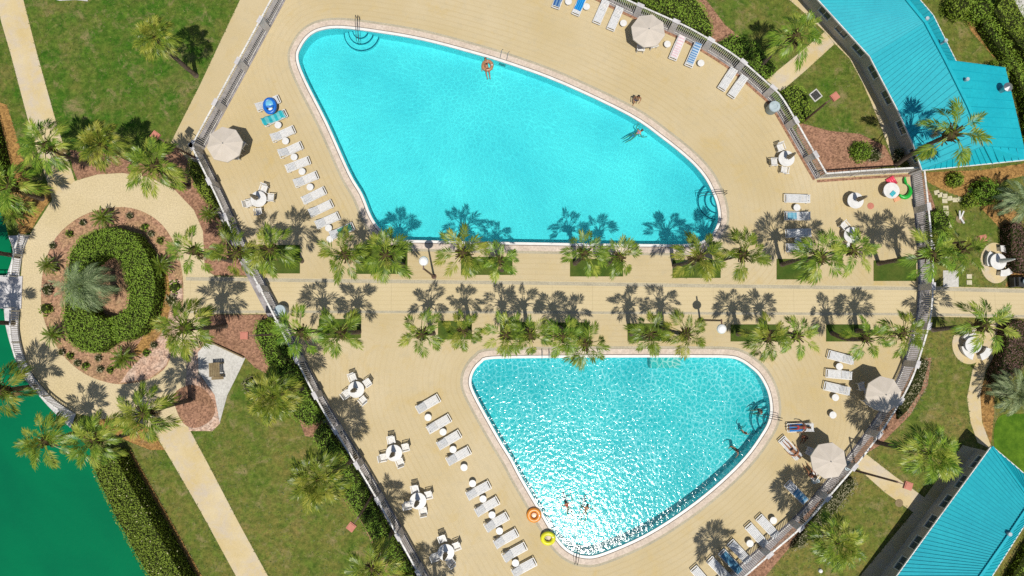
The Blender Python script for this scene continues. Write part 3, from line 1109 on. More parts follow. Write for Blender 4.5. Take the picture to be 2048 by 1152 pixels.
# far car park strip, north-east corner
sheet('parking_lot', PL([(2008, -40), (2200, -40), (2200, 200), (2060, 60)]), 0.013, M['concrete'])

# kerb strip the fences stand on
def kerb(pts, d0, d1, nm='fence_kerb', z=0.03):
    ln = smooth_line(PL(pts), 4)
    a, b = [], []
    for i, p in enumerate(ln):
        t = (ln[min(i + 1, len(ln) - 1)] - ln[max(i - 1, 0)]).normalized()
        nr = Vector((t.y, -t.x, 0))
        a.append(p + nr * d0)
        b.append(p + nr * d1)
    slab(nm, a + b[::-1], -0.02, z, M['kerb'] if nm == 'fence_kerb' else M['mulch'])


kerb(FL, -0.12, 0.95)
kerb(FU, 0.12, -0.75)
kerb(FT, -0.35, 0.12)
kerb(FR, -0.8, 0.12)
kerb(FT, 0.125, 0.32, 'brick_edging', 0.04)
kerb(FC, 0.125, 0.32, 'brick_edging', 0.045)
slab('concrete_footing', PL([(103, -30), (178, -30), (176, 3), (150, 0), (120, 2), (106, -2)]), -0.02, 0.06, M['concrete'])


# ================================================================== FENCES
def fence(label, pts, h=1.75, gap=0.15, pillars=3.0, cat='fence', name='picket_fence', gates=(), pw=0.5, mat='fencew'):
    ln = smooth_line(PL(pts), 8) if len(pts) > 2 else PL(pts)
    ln = resample(ln, 0.05)
    c = ln[len(ln) // 2]
    root = thing(name, label, cat, (c.x, c.y, 0.0))
    q = [p - c for p in ln]
    st = resample(q, gap)
    pk = MB()
    for a, b in zip(st[:-1], st[1:]):
        t = math.atan2(b.y - a.y, b.x - a.x)
        m_ = (a + b) / 2
        pk.box((m_.x, m_.y, 0.1 + (h - 0.16) / 2), (0.045, 0.03, h - 0.16), t)
    pk.build('picket_panel', M[mat], root)
    st2 = resample(q, 0.6)
    if (q[-1] - st2[-1]).length > 0.05:
        st2.append(q[-1])
    for z, wd in ((h - 0.04, 0.12), (0.16, 0.05)):
        rl = MB()
        for a, b in zip(st2[:-1], st2[1:]):
            t = (b - a).normalized() * 0.01
            rl.beam(a + Vector((0, 0, z)) - t, b + Vector((0, 0, z)) + t, wd, 0.05)
        rl.build('rail', M[mat], root)
    if pillars:
        st3 = resample(q, pillars)
        for i, a in enumerate(st3):
            b = q[min(range(len(q)), key=lambda k: (q[k] - a).length) - 1]
            t = math.atan2(a.y - b.y, a.x - b.x)
            pm = MB()
            if pw > 0.2:
                pm.box((0, 0, (h + 0.02) / 2), (pw, 0.22, h + 0.02))
                pm.box((0, 0, h + 0.05), (pw + 0.08, 0.30, 0.06))
                pm.build('pillar', M['stucco'], root, a, t)
            else:
                pm.box((0, 0, (h + 0.06) / 2), (pw, pw, h + 0.06))
                pm.build('post', M[mat], root, a, t)
    return root


fence('long white picket fence along the west side of the pool deck', FL)
fence('white picket fence between the deck and the northwest tan walkway', FU, pillars=3.6)
fence('curved white picket fence behind the loungers north of the upper pool', FT)
fence('short straight white fence between red mulch bed and deck corner', FC, gap=0.12, pillars=2.6, pw=0.1)
fence('long curved white picket fence around the east side of the deck', FR)
fence('white railing on the lake wall south of the dock', [(40, 622), (39, 660), (46, 702), (59, 737), (78, 766), (111, 800), (152, 828)], 1.05, 0.16, 2.4, 'railing', 'lake_railing', pw=0.07)
fence('white railing on the lake wall north of the dock', [(58, 472), (47, 505), (40, 551)], 1.05, 0.16, 1.6, 'railing', 'lake_railing', pw=0.07)


# ================================================================== BUILDINGS
def roof_strip(mb, low, high, sp=0.34, rib=0.04, mi=0, rw=0.038):
    """standing-seam roof between two lines; seams run up the slope"""
    for i in range(len(low) - 1):
        a, b, c_, d = low[i], low[i + 1], high[i + 1], high[i]
        nr = (b - a).cross(d - a).normalized()
        if nr.z < 0:
            nr = -nr
        mb.add([a, b, c_, d, a - nr * 0.08, b - nr * 0.08, c_ - nr * 0.08, d - nr * 0.08], [(0, 1, 2, 3), (7, 6, 5, 4), (0, 4, 5, 1), (2, 6, 7, 3)], mi)
        n = max(2, int((b - a).length / sp))
        for k in range(n + 1):
            t = k / n
            p, q = a.lerp(b, t), d.lerp(c_, t)
            if (q - p).length > 0.15:
                mb.beam(p + nr * rib * 0.5, q + nr * rib * 0.5, rw, rib, 1, nr)


def windows(root, base, a, b, z0=0.75, ww=1.2, hh=1.15, every=1.6, out=1):
    """framed windows along the wall from a to b"""
    L = (b - a).length
    t = (b - a).normalized()
    nr = Vector((t.y, -t.x, 0)) * out
    ang = math.atan2(t.y, t.x)
    n = int(L / every)
    for k in range(n):
        p = a + t * (L * (k + 0.5) / n) + nr * 0.045 - base
        fr = MB()
        fr.box((0, 0, hh / 2), (ww, 0.12, 0.12))
        fr.box((0, 0, -hh / 2), (ww, 0.16, 0.12))
        fr.box((-ww / 2 + 0.04, 0, 0), (0.08, 0.09, hh - 0.08))
        fr.box((ww / 2 - 0.04, 0, 0), (0.08, 0.09, hh - 0.08))
        fr.box((0, 0, 0), (0.05, 0.07, hh - 0.08))
        wo = fr.build('window', M['frame'], root, (p.x, p.y, z0 + hh / 2 + 0.1), ang)
        pn = MB()
        pn.box((0, 0, 0), (ww - 0.16, 0.03, hh - 0.16))
        pn.build('pane', M['glass'], wo)


EZ, RZ = 2.55, 3.95
eaveW = [P(*p, EZ) for p in [(1560, -90), (1638, 0), (1740, 112), (1794, 215), (1826, 285), (1845, 340)]]
ridge = [P(*p, RZ) for p in [(1755, -90), (1813, 0), (1850, 45), (1890, 120), (1936, 213), (1968, 292)]]
eaveE = [P(*p, EZ) for p in [(1780, -90), (1840, 0), (1866, 30), (1917, 132)]]
base = Vector((eaveW[2].x + 2.5, eaveW[2].y, 0))
bA = thing('resort_building', 'curved building with turquoise metal roof and square annex beside the red mulch bed', 'building', base)
mb = MB()
roof_strip(mb, [p - base for p in eaveW], [p - base for p in ridge])
roof_strip(mb, [p - base for p in eaveE[::-1]], [p - base for p in [ridge[3], ridge[2], ridge[1], ridge[0]]])
for a, b in zip(ridge[:-1], ridge[1:]):
    mb.beam(a - base + Vector((0, 0, 0.05)), b - base + Vector((0, 0, 0.05)), 0.22, 0.09)
rA = mb.build('roof', [M['roof'], M['seam']], bA)
# annex
nA = [ridge[3] + Vector((0.1, 0.0, -0.02)), ridge[4] + Vector((0.1, 0, -0.02)), ridge[5]]
eX = [P(2010, 136, 2.75), P(2030, 218, 2.75), P(2047, 296, 2.75)]
mb = MB()
ex2 = [P(2011, 136, 2.77), P(2031, 218, 2.77), P(2049, 297, 2.77)]
roof_strip(mb, [p - base for p in ex2], [p - base for p in nA], 0.62, 0.045)
roof_strip(mb, [eaveE[3] - base, ex2[0] - base], [nA[0] - base, nA[0] - base], 0.6)
so_ = [eaveW[-1], P(1905, 334, 2.55), P(1985, 326, 2.55), P(2052, 319, 2.65)]
roof_strip(mb, [p - base for p in so_], [eaveW[-1] - base + Vector((0.15, 0.1, 0.08)), ridge[5].lerp(eaveW[-1], 0.5) - base, ridge[5] - base, ex2[2] - base], 0.42)
mb.beam(ridge[5] - base + Vector((0, 0, 0.05)), so_[2] - base + Vector((0, 0, 0.05)), 0.14, 0.06)
mb.build('annex_roof', [M['roof'], M['seam']], bA)
gut = MB()
for line in (eaveW, eaveE, [so_[0], so_[1], so_[2], so_[3]]):
    for a, b in zip(line[:-1], line[1:]):
        gut.beam(a - base - Vector((0, 0, 0.07)), b - base - Vector((0, 0, 0.07)), 0.13, 0.12)
gut.build('gutter', M['fencew'], bA)
# walls, set back under the eaves
def setback(line, d):
    out = []
    for i, p in enumerate(line):
        t = (line[min(i + 1, len(line) - 1)] - line[max(i - 1, 0)])
        t = Vector((t.x, t.y, 0)).normalized()
        out.append(Vector((p.x, p.y, 0)) + Vector((t.y, -t.x, 0)) * d)
    return out


wW = setback(eaveW, -0.6)
wE = [Vector((p.x - 0.45, p.y - 0.2, 0)) for p in (eaveE[0], eaveE[1], eaveE[2], eaveE[3])] + [Vector((ex2[0].x - 0.4, ex2[0].y - 0.4, 0)), Vector((ex2[2].x - 0.5, ex2[2].y + 0.5, 0))]
wW[-1] = Vector((wW[-1].x + 0.1, wW[-1].y + 0.5, 0))
mb = MB()
mb.prism([p - base for p in wW + wE[::-1]], 0.0, 2.42)
mb.build('wall', M['wall'], bA)
for a, b in zip(wW[:-1], wW[1:]):
    windows(bA, base, a, b, out=1)
windows(bA, base, wW[-1], wE[-1], out=1)
for px in ((1850, 40), (1887, 84), (1930, 161)):
    v = MB()
    v.lathe([(0.09, -0.3), (0.09, 0.22), (0.15, 0.24), (0.13, 0.34)], 10)
    v.build('vent_pipe', M['binlid'], bA, P(*px, 3.8) - base)
v = MB()
v.lathe([(0.2, -0.4), (0.2, 0.35)], 14)
v.lathe([(0.33, 0.37), (0.33, 0.45), (0.05, 0.62)], 14)
v.build('chimney_cowl', M['steel'], bA, P(2008, 178, 3.4) - base)

# south-east building
e2 = [P(*p, EZ) for p in [(1984, 893), (1888, 1024), (1795, 1152), (1700, 1284)]]
r2 = [P(*p, RZ) for p in [(2062, 1002), (2010, 1080), (1960, 1152), (1880, 1270)]]
s2 = [P(*p, EZ) for p in [(2092, 985), (2047, 1053), (1984, 1152), (1905, 1270)]]
base = Vector((e2[1].x + 2.0, e2[1].y, 0))
bB = thing('resort_building', 'long building with plain turquoise hipped roof beside the shaded sidewalk', 'building', base)
mb = MB()
roof_strip(mb, [p - base for p in e2], [p - base for p in r2], 0.34)
roof_strip(mb, [p - base for p in s2[::-1]], [p - base for p in r2[::-1]], 0.34)
roof_strip(mb, [s2[0] - base, e2[0] - base], [r2[0] - base, r2[0] - base], 0.4)
for a, b in zip(r2[:-1], r2[1:]):
    mb.beam(a - base + Vector((0, 0, 0.05)), b - base + Vector((0, 0, 0.05)), 0.2, 0.08)
for e in (e2[0], s2[0]):
    mb.beam(r2[0] - base + Vector((0, 0, 0.05)), e - base + Vector((0, 0, 0.03)), 0.16, 0.07)
mb.build('roof', [M['roof'], M['seam']], bB)
gut = MB()
for line in (e2, s2, [e2[0], s2[0]]):
    for a, b in zip(line[:-1], line[1:]):
        gut.beam(a - base - Vector((0, 0, 0.07)), b - base - Vector((0, 0, 0.07)), 0.13, 0.12)
gut.build('gutter', M['fencew'], bB)
w2 = setback(e2, 0.0)
w2 = [p + Vector((0.48, -0.34, 0)) for p in w2]
x2 = [Vector((p.x - 0.4, p.y + 0.25, 0)) for p in s2]
w2[0] = w2[0] + Vector((-0.05, -0.35, 0))
x2[0] = x2[0] + Vector((-0.3, -0.6, 0))
mb = MB()
mb.prism([p - base for p in w2 + x2[::-1]], 0.0, 2.42)
mb.build('wall', M['wall'], bB)
for a, b in zip(w2[:-1], w2[1:]):
    windows(bB, base, a, b, out=1)
v = MB()
v.lathe([(0.1, -0.3), (0.1, 0.22), (0.16, 0.24), (0.14, 0.34)], 10)
v.build('vent_pipe', M['binlid'], bB, P(2014, 1066, 3.85) - base)

# dock on the lake
c = P(14, 585)
dk = thing('lake_dock', 'white concrete landing on the lake beside the roundabout', 'dock', (c.x, c.y, 0))
mb = MB()
mb.box((-0.6, 0, 0.02), (3.6, 2.5, 0.16))
mb.build('platform', M['stucco'], dk)
for s in (-1, 1):
    mb = MB()
    for k in range(5):
        mb.box((-2.2 + k * 0.75, s * 1.2, 0.55), (0.06, 0.06, 0.9))
    mb.box((-0.7, s * 1.2, 1.0), (3.1, 0.07, 0.05))
    mb.build('handrail', M['fencew'], dk)


# ================================================================== PALMS
UROW = 'sabal palms along the upper edge of the central walk'
LROW = 'sabal palms along the lower edge of the central walk'
up = [((385, 500), 6.9, None, 'leftmost sabal palm of the upper median row, in mulch outside the fence', 1.0),
      ((472, 506), 6.9, None, 'sabal palm with crown over the fence, second from left in the upper median row', 1.05),
      ((540, 500), 6.9, (604, 522), 'sabal palm in the first turf rectangle right of the left fence', 1.05),
      ((688, 508), 7.0, (734, 530), 'sabal palm with crown beside the last loungers at the upper pool corner', 1.05),
      ((771, 510), 7.0, (806, 531), 'sabal palm just left of the round lamp by the upper pool', 1.1),
      ((926, 505), 7.0, (940, 528), 'sabal palm just right of the round lamp by the upper pool', 1.1),
      ((999, 522), 6.6, (1004, 540), 'thin sabal palm at the right end of the third upper turf rectangle', 0.8),
      ((1170, 505), 7.0, (1150, 527), 'sabal palm at the left end of the fourth upper turf rectangle', 0.95),
      ((1240, 513), 6.8, (1214, 528), 'leaning sabal palm at the right end of the fourth upper turf rectangle', 0.9),
      ((1400, 512), 7.0, (1349, 532), 'sabal palm below the right corner of the upper pool', 1.05),
      ((1487, 508), 7.0, (1423, 528), 'sabal palm between the upper pool corner and the stack of right loungers', 1.05),
      ((1645, 514), 7.2, (1564, 529), 'sabal palm with bare trunk crossing the sixth upper turf rectangle', 1.1),
      ((1708, 500), 7.0, (1612, 520), 'sabal palm with crown over the closed umbrella table near the right fence', 0.95),
      ((1868, 508), 7.2, (1757, 527), 'sabal palm whose crown covers the right gate of the upper median row', 1.1),
      ((1926, 500), 7.2, (1800, 518), 'rightmost sabal palm of the upper row, crown outside the right fence', 1.05)]
lo = [((600, 664), 6.8, (655, 668), 'leftmost sabal palm of the lower row, crown over the left fence', 1.15),
      ((680, 664), 6.6, (718, 664), 'sabal palm in the leftmost lower turf rectangle', 1.1),
      ((843, 668), 6.8, (867, 667), 'sabal palm with open star crown left of the lower pool corner', 1.0),
      ((926, 662), 6.6, (939, 664), 'sparse sabal palm at the right end of the second lower turf rectangle', 0.85),
      ((1012, 670), 6.8, (1014, 662), 'sabal palm above the left end of the lower pool edge', 1.0),
      ((1060, 670), 6.8, (1055, 668), 'sabal palm just left of the lower pool ladder', 1.0),
      ((1126, 672), 6.5, (1118, 655), 'sabal palm just right of the lower pool ladder', 0.95),
      ((1172, 688), 6.6, (1152, 672), 'sabal palm hanging furthest over the lower pool water', 1.05),
      ((1301, 668), 6.6, (1263, 668), 'sabal palm above the white underwater bench of the lower pool', 0.95),
      ((1374, 668), 6.6, (1325, 658), 'sabal palm left of the lower round lamp', 1.0),
      ((1537, 676), 6.5, (1476, 668), 'sabal palm above the right shoulder of the lower pool', 1.0),
      ((1596, 672), 6.4, (1534, 664), 'sabal palm with brown heart right of the lower pool shoulder', 0.95),
      ((1734, 676), 5.6, (1664, 666), 'sabal palm hanging over the three right loungers', 0.95),
      ((1808, 666), 6.2, (1713, 661), 'sabal palm inside the right fence at the end of the lower row', 1.0)]
for i, (c, h, b, lab, s) in enumerate(up):
    palm(lab, c, h, b, size=s, group=UROW, seed=11 + i * 3)
for i, (c, h, b, lab, s) in enumerate(lo):
    palm(lab, c, h, b, size=s * 0.93, group=LROW, seed=60 + i * 2)
GP = 'sabal palms on the lawns'
others = [((308, 74), 6.4, (393, 152), 'lone yellow green palm with long trunk on the northwest lawn', 0.72, 'low'),
          ((90, 290), 5.0, (178, 328), 'palm leaning over the northwest path above the roundabout', 1.13, 'full'),
          ((18, 372), 3.8, (85, 398), 'palm at the left edge beside the lake above the dock', 1.18, 'full'),
          ((200, 288), 5.2, None, 'full round palm in the red mulch north of the roundabout', 0.8, 'low'),
          ((306, 332), 5.4, (378, 374), 'palm with pale heart between roundabout and west fence', 1.18, 'full'),
          ((366, 656), 7.0, (452, 652), 'palm east of the roundabout beside the grey concrete pad', 1.18, 'full'),
          ((286, 828), 6.8, (380, 800), 'palm over the southwest path with trunk from the mulch island', 1.13, 'full'),
          ((88, 882), 5.2, (172, 858), 'palm hanging over the lake near the railing end', 1.08, 'full'),
          ((186, 880), 6.2, (285, 853), 'palm above the top end of the long lakeside hedge', 1.08, 'full'),
          ((0, 782), 4.2, (72, 772), 'palm cut by the left edge leaning over the green lake', 1.13, 'full'),
          ((546, 794), 7.0, (612, 776), 'yellowish round palm beside the hedge west of the dining tables', 0.9, 'low'),
          ((634, 960), 8.0, (712, 912), 'wide palm over the southwest lawn beside the fence hedge', 0.95, 'low'),
          ((744, 1138), 7.6, (786, 1058), 'palm cut by the bottom edge beside the west fence', 1.05, 'full'),
          ((1862, 908), 6.9, (1752, 884), 'large round bright palm on the lawn above the southeast building', 0.95, 'low'),
          ((1676, 1086), 6.2, (1604, 1044), 'large round bright palm at the bottom outside the curved fence', 0.9, 'low'),
          ((1594, 70), 6.6, (1520, 135), 'palm with long bare trunk north of the upper right walkway', 1.1, 'sabal'),
          ((1908, 266), 7.2, (1792, 330), 'tall palm leaning across the turquoise roof', 1.3, 'sabal'),
          ((1972, 650), 5.9, (1866, 660), 'palm with crown over the lower round patio', 1.15, 'sabal')]
for i, (c, h, b, lab, s, st) in enumerate(others):
    palm(lab, c, h, b, size=s, style=st, group=GP, seed=130 + i * 5)
# a palm below the frame whose shadow falls on the deck
palm('palm below the bottom edge that shades the last dining table', (850, 1290), 8.0, (876, 1196), style='full', group=GP, seed=311)
palm('palm below the bottom edge that shades the loungers at the fence', (1520, 1250), 8.0, (1452, 1166), style='full', group=GP, seed=316)
palm('palm left of the frame whose shadow falls on the white dock', (-92, 644), 6.0, (28, 647), group=GP, seed=321)
palm('palm left of the frame rooted on the lake wall above the dock', (-84, 498), 5.6, (38, 513), group=GP, seed=326)

SILV = feather_crown(410, 40, 2.6, 'silver', 0.66, 2.3, 80, -10, 26, 0.036, 0.6)
palm('great silver green drooping palm in the middle of the ring hedge', (166, 572), 4.0, (232, 578), style=SILV, size=0.86, seed=401, cat='palm tree', r=0.24, rz=0.4)
SILV2 = feather_crown(411, 34, 2.0, 'silver', 0.5, 1.5, 78, -8, 24, 0.045, 0.4)
palm('silver palm beside the curved path at the right edge', (2032, 788), 2.2, None, style=SILV2, size=0.95, seed=402, r=0.2)
palm('silver green palm at the right edge below the annex', (2046, 402), 2.6, None, style=SILV2, size=0.9, seed=403, r=0.2)

SG = 'sago palms around the roundabout bed'
for i, (px, lab, s) in enumerate([((97, 530), 'bright sago palm at the west rim of the roundabout bed', 0.85), ((106, 670), 'sago palm at the southwest rim of the roundabout bed', 0.9),
                                  ((206, 436), 'sago palm at the north rim of the roundabout bed', 0.95), ((322, 532), 'sago palm between ring hedge and east rim', 1.0),
                                  ((246, 716), 'sago palm at the south rim of the roundabout bed', 1.0), ((26, 428), 'sago palm beside the lake just above the dock railing', 1.05),
                                  ((418, 428), 'small dark sago palm in mulch beside the west fence', 0.8), ((455, 455), 'dark sago palm right against the west fence', 0.85)]):
    palm(lab, px, 0.9, None, size=s, style='sago', group=SG, seed=500 + i, cat='sago palm', name='sago_palm', r=0.16)

# ================================================================== HEDGES AND SHRUBS
ho = [(227, 455), (267, 467), (290, 501), (307, 544), (310, 584), (300, 631), (277, 667), (247, 681), (224, 681)]
hi_ = [(219, 640), (213, 637), (237, 631), (252, 611), (255, 581), (245, 544), (233, 517), (217, 509), (197, 512), (177, 527), (163, 557), (167, 604), (187, 631), (207, 637), (217, 640)]
ho2 = [(221, 683), (187, 707), (157, 701), (133, 681), (122, 644), (126, 597), (130, 548), (136, 505), (157, 474), (190, 459)]
hp = PL(ho + hi_ + ho2, 1.7)
hedge('thick clipped ring hedge around the silver palm', hp, 1.7, 1, 'hedge', 0.125, 187)
hedge('long clipped hedge along the lake south of the roundabout', PL([(206, 905), (234, 900), (256, 897), (274, 935), (305, 990), (350, 1070), (395, 1152), (440, 1235), (370, 1240), (327, 1150), (290, 1085), (255, 1020), (222, 950)]), 1.9, 2, 'hedge', 0.125, 170, blossoms=160)
hedge('hedge at the left edge along the lake above the palms', PL([(-50, 130), (-18, 140), (-5, 220), (16, 300), (32, 372), (-2, 378), (-22, 300), (-42, 210)]), 1.9, 3, 'hedge', 0.125, 102)
hedge('leafy hedge outside the west fence below the walkway', PL([(556, 650), (588, 700), (620, 770), (655, 838), (622, 850), (594, 830), (566, 770), (540, 720), (516, 668), (524, 640)]), 1.25, 4, 'hedge', 0.125, 136, lump=0.5)
hedge('leafy hedge outside the west fence beside the dining tables', PL([(652, 842), (700, 910), (742, 985), (790, 1070), (826, 1130), (790, 1140), (752, 1085), (722, 1030), (692, 985), (665, 930), (630, 868)]), 1.2, 5, 'hedge', 0.125, 136, lump=0.5)
hedge('leafy hedge outside the west fence at the bottom edge', PL([(828, 1134), (880, 1225), (850, 1240), (800, 1150)]), 1.2, 6, 'hedge', 0.125, 136, lump=0.5)
hedge('bright leafy hedge outside the north end of the west fence', PL([(392, 322), (412, 345), (436, 398), (446, 420), (424, 412), (402, 382), (386, 350)]), 1.15, 7, 'hedgey', 0.125, 153, lump=0.3)
hedge('bright hedge behind the fence at the top of the photo', PL([(1262, -25), (1368, -30), (1392, 10), (1418, 52), (1420, 80), (1385, 66), (1335, 42), (1262, 5)]), 1.0, 8, 'hedgey', 0.125, 136, lump=0.4)
hedge('hedge behind the fence north of the white gate', PL([(1432, 92), (1462, 76), (1500, 92), (1528, 118), (1548, 140), (1540, 156), (1522, 168), (1492, 140), (1460, 118)]), 1.0, 9, 'hedge', 0.125, 144, lump=0.4)
hedge('bright hedge behind the fence south of the white gate', PL([(1556, 188), (1588, 176), (1606, 196), (1618, 228), (1606, 246), (1588, 250), (1570, 222)]), 1.0, 10, 'hedgey', 0.125, 153, lump=0.35)
hedge('grey green scrubby hedge outside the curved fence at the lower right', PL([(1640, 1005), (1680, 962), (1700, 950), (1706, 968), (1668, 1018), (1640, 1050), (1600, 1090), (1575, 1095), (1600, 1060)]), 0.9, 12, 'hedgeg', 0.125, 102, lump=0.5)
hedge('sparse grey shrubs outside the right fence beside the open umbrella', PL([(1838, 712), (1856, 722), (1840, 780), (1812, 822), (1790, 842), (1790, 815), (1815, 770)]), 0.7, 13, 'hedgeg', 0.125, 76, lump=0.5)
hedge('dark green shrubs outside the right fence near the stepping stones', PL([(1850, 430), (1874, 420), (1890, 440), (1886, 480), (1862, 492), (1850, 480)]), 1.1, 14, 'hedge', 0.125, 153, lump=0.5)
hedge('purple brown hedge at the right edge above the walkway', PL([(1998, 455), (2014, 445), (2030, 460), (2034, 505), (2050, 550), (2012, 545), (2000, 500)]), 1.4, 15, 'hedgep', 0.125, 153, lump=0.3)
hedge('purple brown hedge at the right edge below the walkway', PL([(1992, 650), (2020, 640), (2060, 660), (2050, 715), (2010, 745), (1975, 770), (1972, 745), (1990, 700)]), 1.4, 16, 'hedgep', 0.125, 153, lump=0.35)
hedge('yellow green hedge behind the annex at the upper right', PL([(1948, 42), (1965, 52), (2005, 110), (2030, 148), (2055, 210), (2075, 300), (2050, 320), (2030, 200), (1998, 128), (1975, 100), (1950, 62)]), 1.3, 17, 'hedgey', 0.125, 136, lump=0.5)
hedge('broad bright hedge along the parking strip at the upper right', PL([(1990, 0), (2010, 18), (2050, 80), (2110, 170), (2080, 185), (2030, 120), (1990, 70), (1965, 35)]), 1.6, 18, 'hedgey', 0.125, 136, lump=0.6)
hedge('hedge below the southeast building in the bottom right corner', PL([(2030, 1110), (2075, 1040), (2110, 1060), (2060, 1150), (2010, 1200), (1985, 1190)]), 1.1, 20, 'hedgey', 0.125, 136, lump=0.5)
BU = [bush_mesh(0.62, 1.1, 1, 'hedgey'), bush_mesh(0.95, 1.5, 2, 'hedge'), bush_mesh(0.5, 0.6, 3, 'hedgeg', 0.125, 153, 0.5), bush_mesh(0.9, 1.6, 4, 'hedge', 0.125, 255, 0.4)]
SH = [((1904, 362), 0, 1.0, 'clipped round green bush just below the annex gutter'), ((1958, 388), 3, 1.15, 'tall dark round bush beside the stepping stone junction'),
      ((1932, 405), 0, 0.9, 'small round bush at the foot of the tall dark bush'), ((1905, 22), 1, 1.1, 'dark round bush at the top beside the turquoise roof'),
      ((1945, 28), 1, 1.1, 'dark round bush at the top between hedge and round neighbour'), ((1716, 306), 1, 0.85, 'dark shrub in the red mulch below the leaning palm'),
      ((1745, 312), 2, 1.2, 'grey shrub in the red mulch beside the building corner'), ((1794, 310), 2, 1.0, 'small grey shrub against the building corner window'),
      ((549, 652), 1, 0.75, 'round green bush at the fence corner beside the walkway'), ((2020, 300), 1, 1.0, 'green bush at the right edge under the annex roof'),
      ((1985, 150), 3, 1.0, 'green bush behind the annex beside the yellow hedge'), ((505, 770), 2, 1.3, 'scrubby olive shrub beside the pale sand by the bench'),
      ((520, 800), 2, 1.0, 'low olive shrub below the scrubby shrub near the bench')]
for i, (px, k, s, lab) in enumerate(SH):
    c = P(*px)
    o = link('round_bush', BU[k], None, (c.x, c.y, 0), i * 1.3)
    o.scale = (s, s, s)
    tag(o, lab, 'bush')
# little tufts planted in the roundabout bed
rg = random.Random(4)
TB = [bush_mesh(0.22, 0.35, 30 + i, 'hedge' if i else 'hedgeg', 0.12, 160, 0.5) for i in range(2)]
for i, (px, where) in enumerate([((168, 446), 'north'), ((142, 468), 'northwest'), ((262, 432), 'north'), ((291, 454), 'northeast'), ((304, 468), 'northeast'), ((322, 482), 'northeast'), ((126, 704), 'south'),
                                 ((143, 712), 'south'), ((157, 726), 'south'), ((173, 731), 'south'), ((203, 738), 'south'), ((222, 740), 'south'), ((199, 716), 'south'), ((238, 730), 'south'),
                                 ((98, 580), 'west'), ((96, 618), 'west'), ((310, 690), 'southeast'), ((294, 706), 'southeast'), ((345, 600), 'east'), ((352, 575), 'east'), ((108, 492), 'northwest')]):
    c = P(*px)
    o = link('low_tuft', TB[i % 2], None, (c.x, c.y, 0), i)
    o.scale = (1.3, 1.3, 1.2) if where not in ('west', 'east') else (2.1, 2.1, 1.6)
    tag(o, 'small low shrub tuft on the %s side of the roundabout bed' % where, 'shrub', 'tufts planted in the roundabout bed, ' + where)


# ================================================================== GRASS BLADES over the lawns
def scatter_grass():
    rng = random.Random(77)
    boxes = []
    for nm, poly in NONLAWN:
        xs_ = [p[0] for p in poly]
        ys_ = [p[1] for p in poly]
        boxes.append((min(xs_), max(xs_), min(ys_), max(ys_), poly))
    mb = MB()

    def clear(q):
        for x0, x1, y0, y1, poly in boxes:
            if x0 < q[0] < x1 and y0 < q[1] < y1 and inside(q, poly):
                return False
        return True

    def blade(q, sz):
        a = rng.random() * 6.28
        d = Vector((math.cos(a), math.sin(a), 0))
        s_ = Vector((-d.y, d.x, 0))
        L = sz * rng.uniform(0.6, 1.4)
        h_ = rng.uniform(0.02, 0.07)
        b = Vector((q[0], q[1], 0.002))
        mb.add([b - s_ * L * 0.22, b + s_ * L * 0.22, b + d * L + Vector((0, 0, h_))], [(0, 1, 2)])

    from mathutils import noise as mn
    n = 0
    while n < 52000:
        q = (rng.uniform(-45, 45), rng.uniform(-27, 30))
        n += 1
        k = mn.noise(Vector((q[0] * 0.5, q[1] * 0.5, 3))) + 0.5 * mn.noise(Vector((q[0] * 1.6, q[1] * 1.6, 9)))
        if k < rng.uniform(-0.5, 0.4):
            continue
        if clear(q):
            blade(q, 0.15)
    # ragged borders along the paths
    for nm, poly in NONLAWN:
        if not (nm.startswith('path') or nm.startswith('sidewalk') or nm in ('curved_path', 'mulch_bed', 'straw_bed', 'boulevard', 'patio')):
            continue
        for i in range(len(poly)):
            a, b = Vector((poly[i - 1][0], poly[i - 1][1], 0)), Vector((poly[i][0], poly[i][1], 0))
            for _ in range(int((b - a).length * 24)):
                q = a.lerp(b, rng.random())
                q = (q.x + rng.gauss(0, 0.09), q.y + rng.gauss(0, 0.09))
                if abs(q[0]) < 46 and -28 < q[1] < 31 and clear(q):
                    blade(q, 0.13)
    kind(mb.build('grass', M['tuft']), 'stuff')


scatter_grass()


# ================================================================== SUN LOUNGERS
def lounger_parts(deg=24):
    fr = MB()
    for s in (-1, 1):
        fr.box((0.0, s * 0.31, 0.31), (1.92, 0.045, 0.05))
    fr.box((0.945, 0, 0.31), (0.06, 0.575, 0.05))
    fr.box((-0.945, 0, 0.31), (0.04, 0.575, 0.05))
    lg = MB()
    lg.box((0, 0, 0.14), (0.055, 0.05, 0.28))
    se = MB()
    for k in range(11):
        se.box((-0.20 + k * 0.095 + 0.045, 0, 0.345), (0.078, 0.56, 0.02))
    ba = MB()
    a = R(deg)
    for k in range(8):
        s = 0.04 + k * 0.095
        x, z = -0.22 - s * math.cos(a), 0.35 + s * math.sin(a)
        ba.beam((x - 0.037 * math.cos(a), 0, z + 0.037 * math.sin(a)), (x + 0.037 * math.cos(a), 0, z - 0.037 * math.sin(a)), 0.56, 0.022)
    for s in (-1, 1):
        ba.beam((-0.22, s * 0.285, 0.335), (-0.22 - 0.78 * math.cos(a), s * 0.285, 0.335 + 0.78 * math.sin(a)), 0.03, 0.03)
    ba.beam((-0.85, -0.2, 0.60), (-0.70, -0.2, 0.30), 0.025, 0.025)
    ba.beam((-0.85, 0.2, 0.60), (-0.70, 0.2, 0.30), 0.025, 0.025)
    return fr.mesh('frame', M['white']), lg.mesh('leg', M['white']), se.mesh('seat', M['sling']), ba.mesh('backrest', M['sling'])


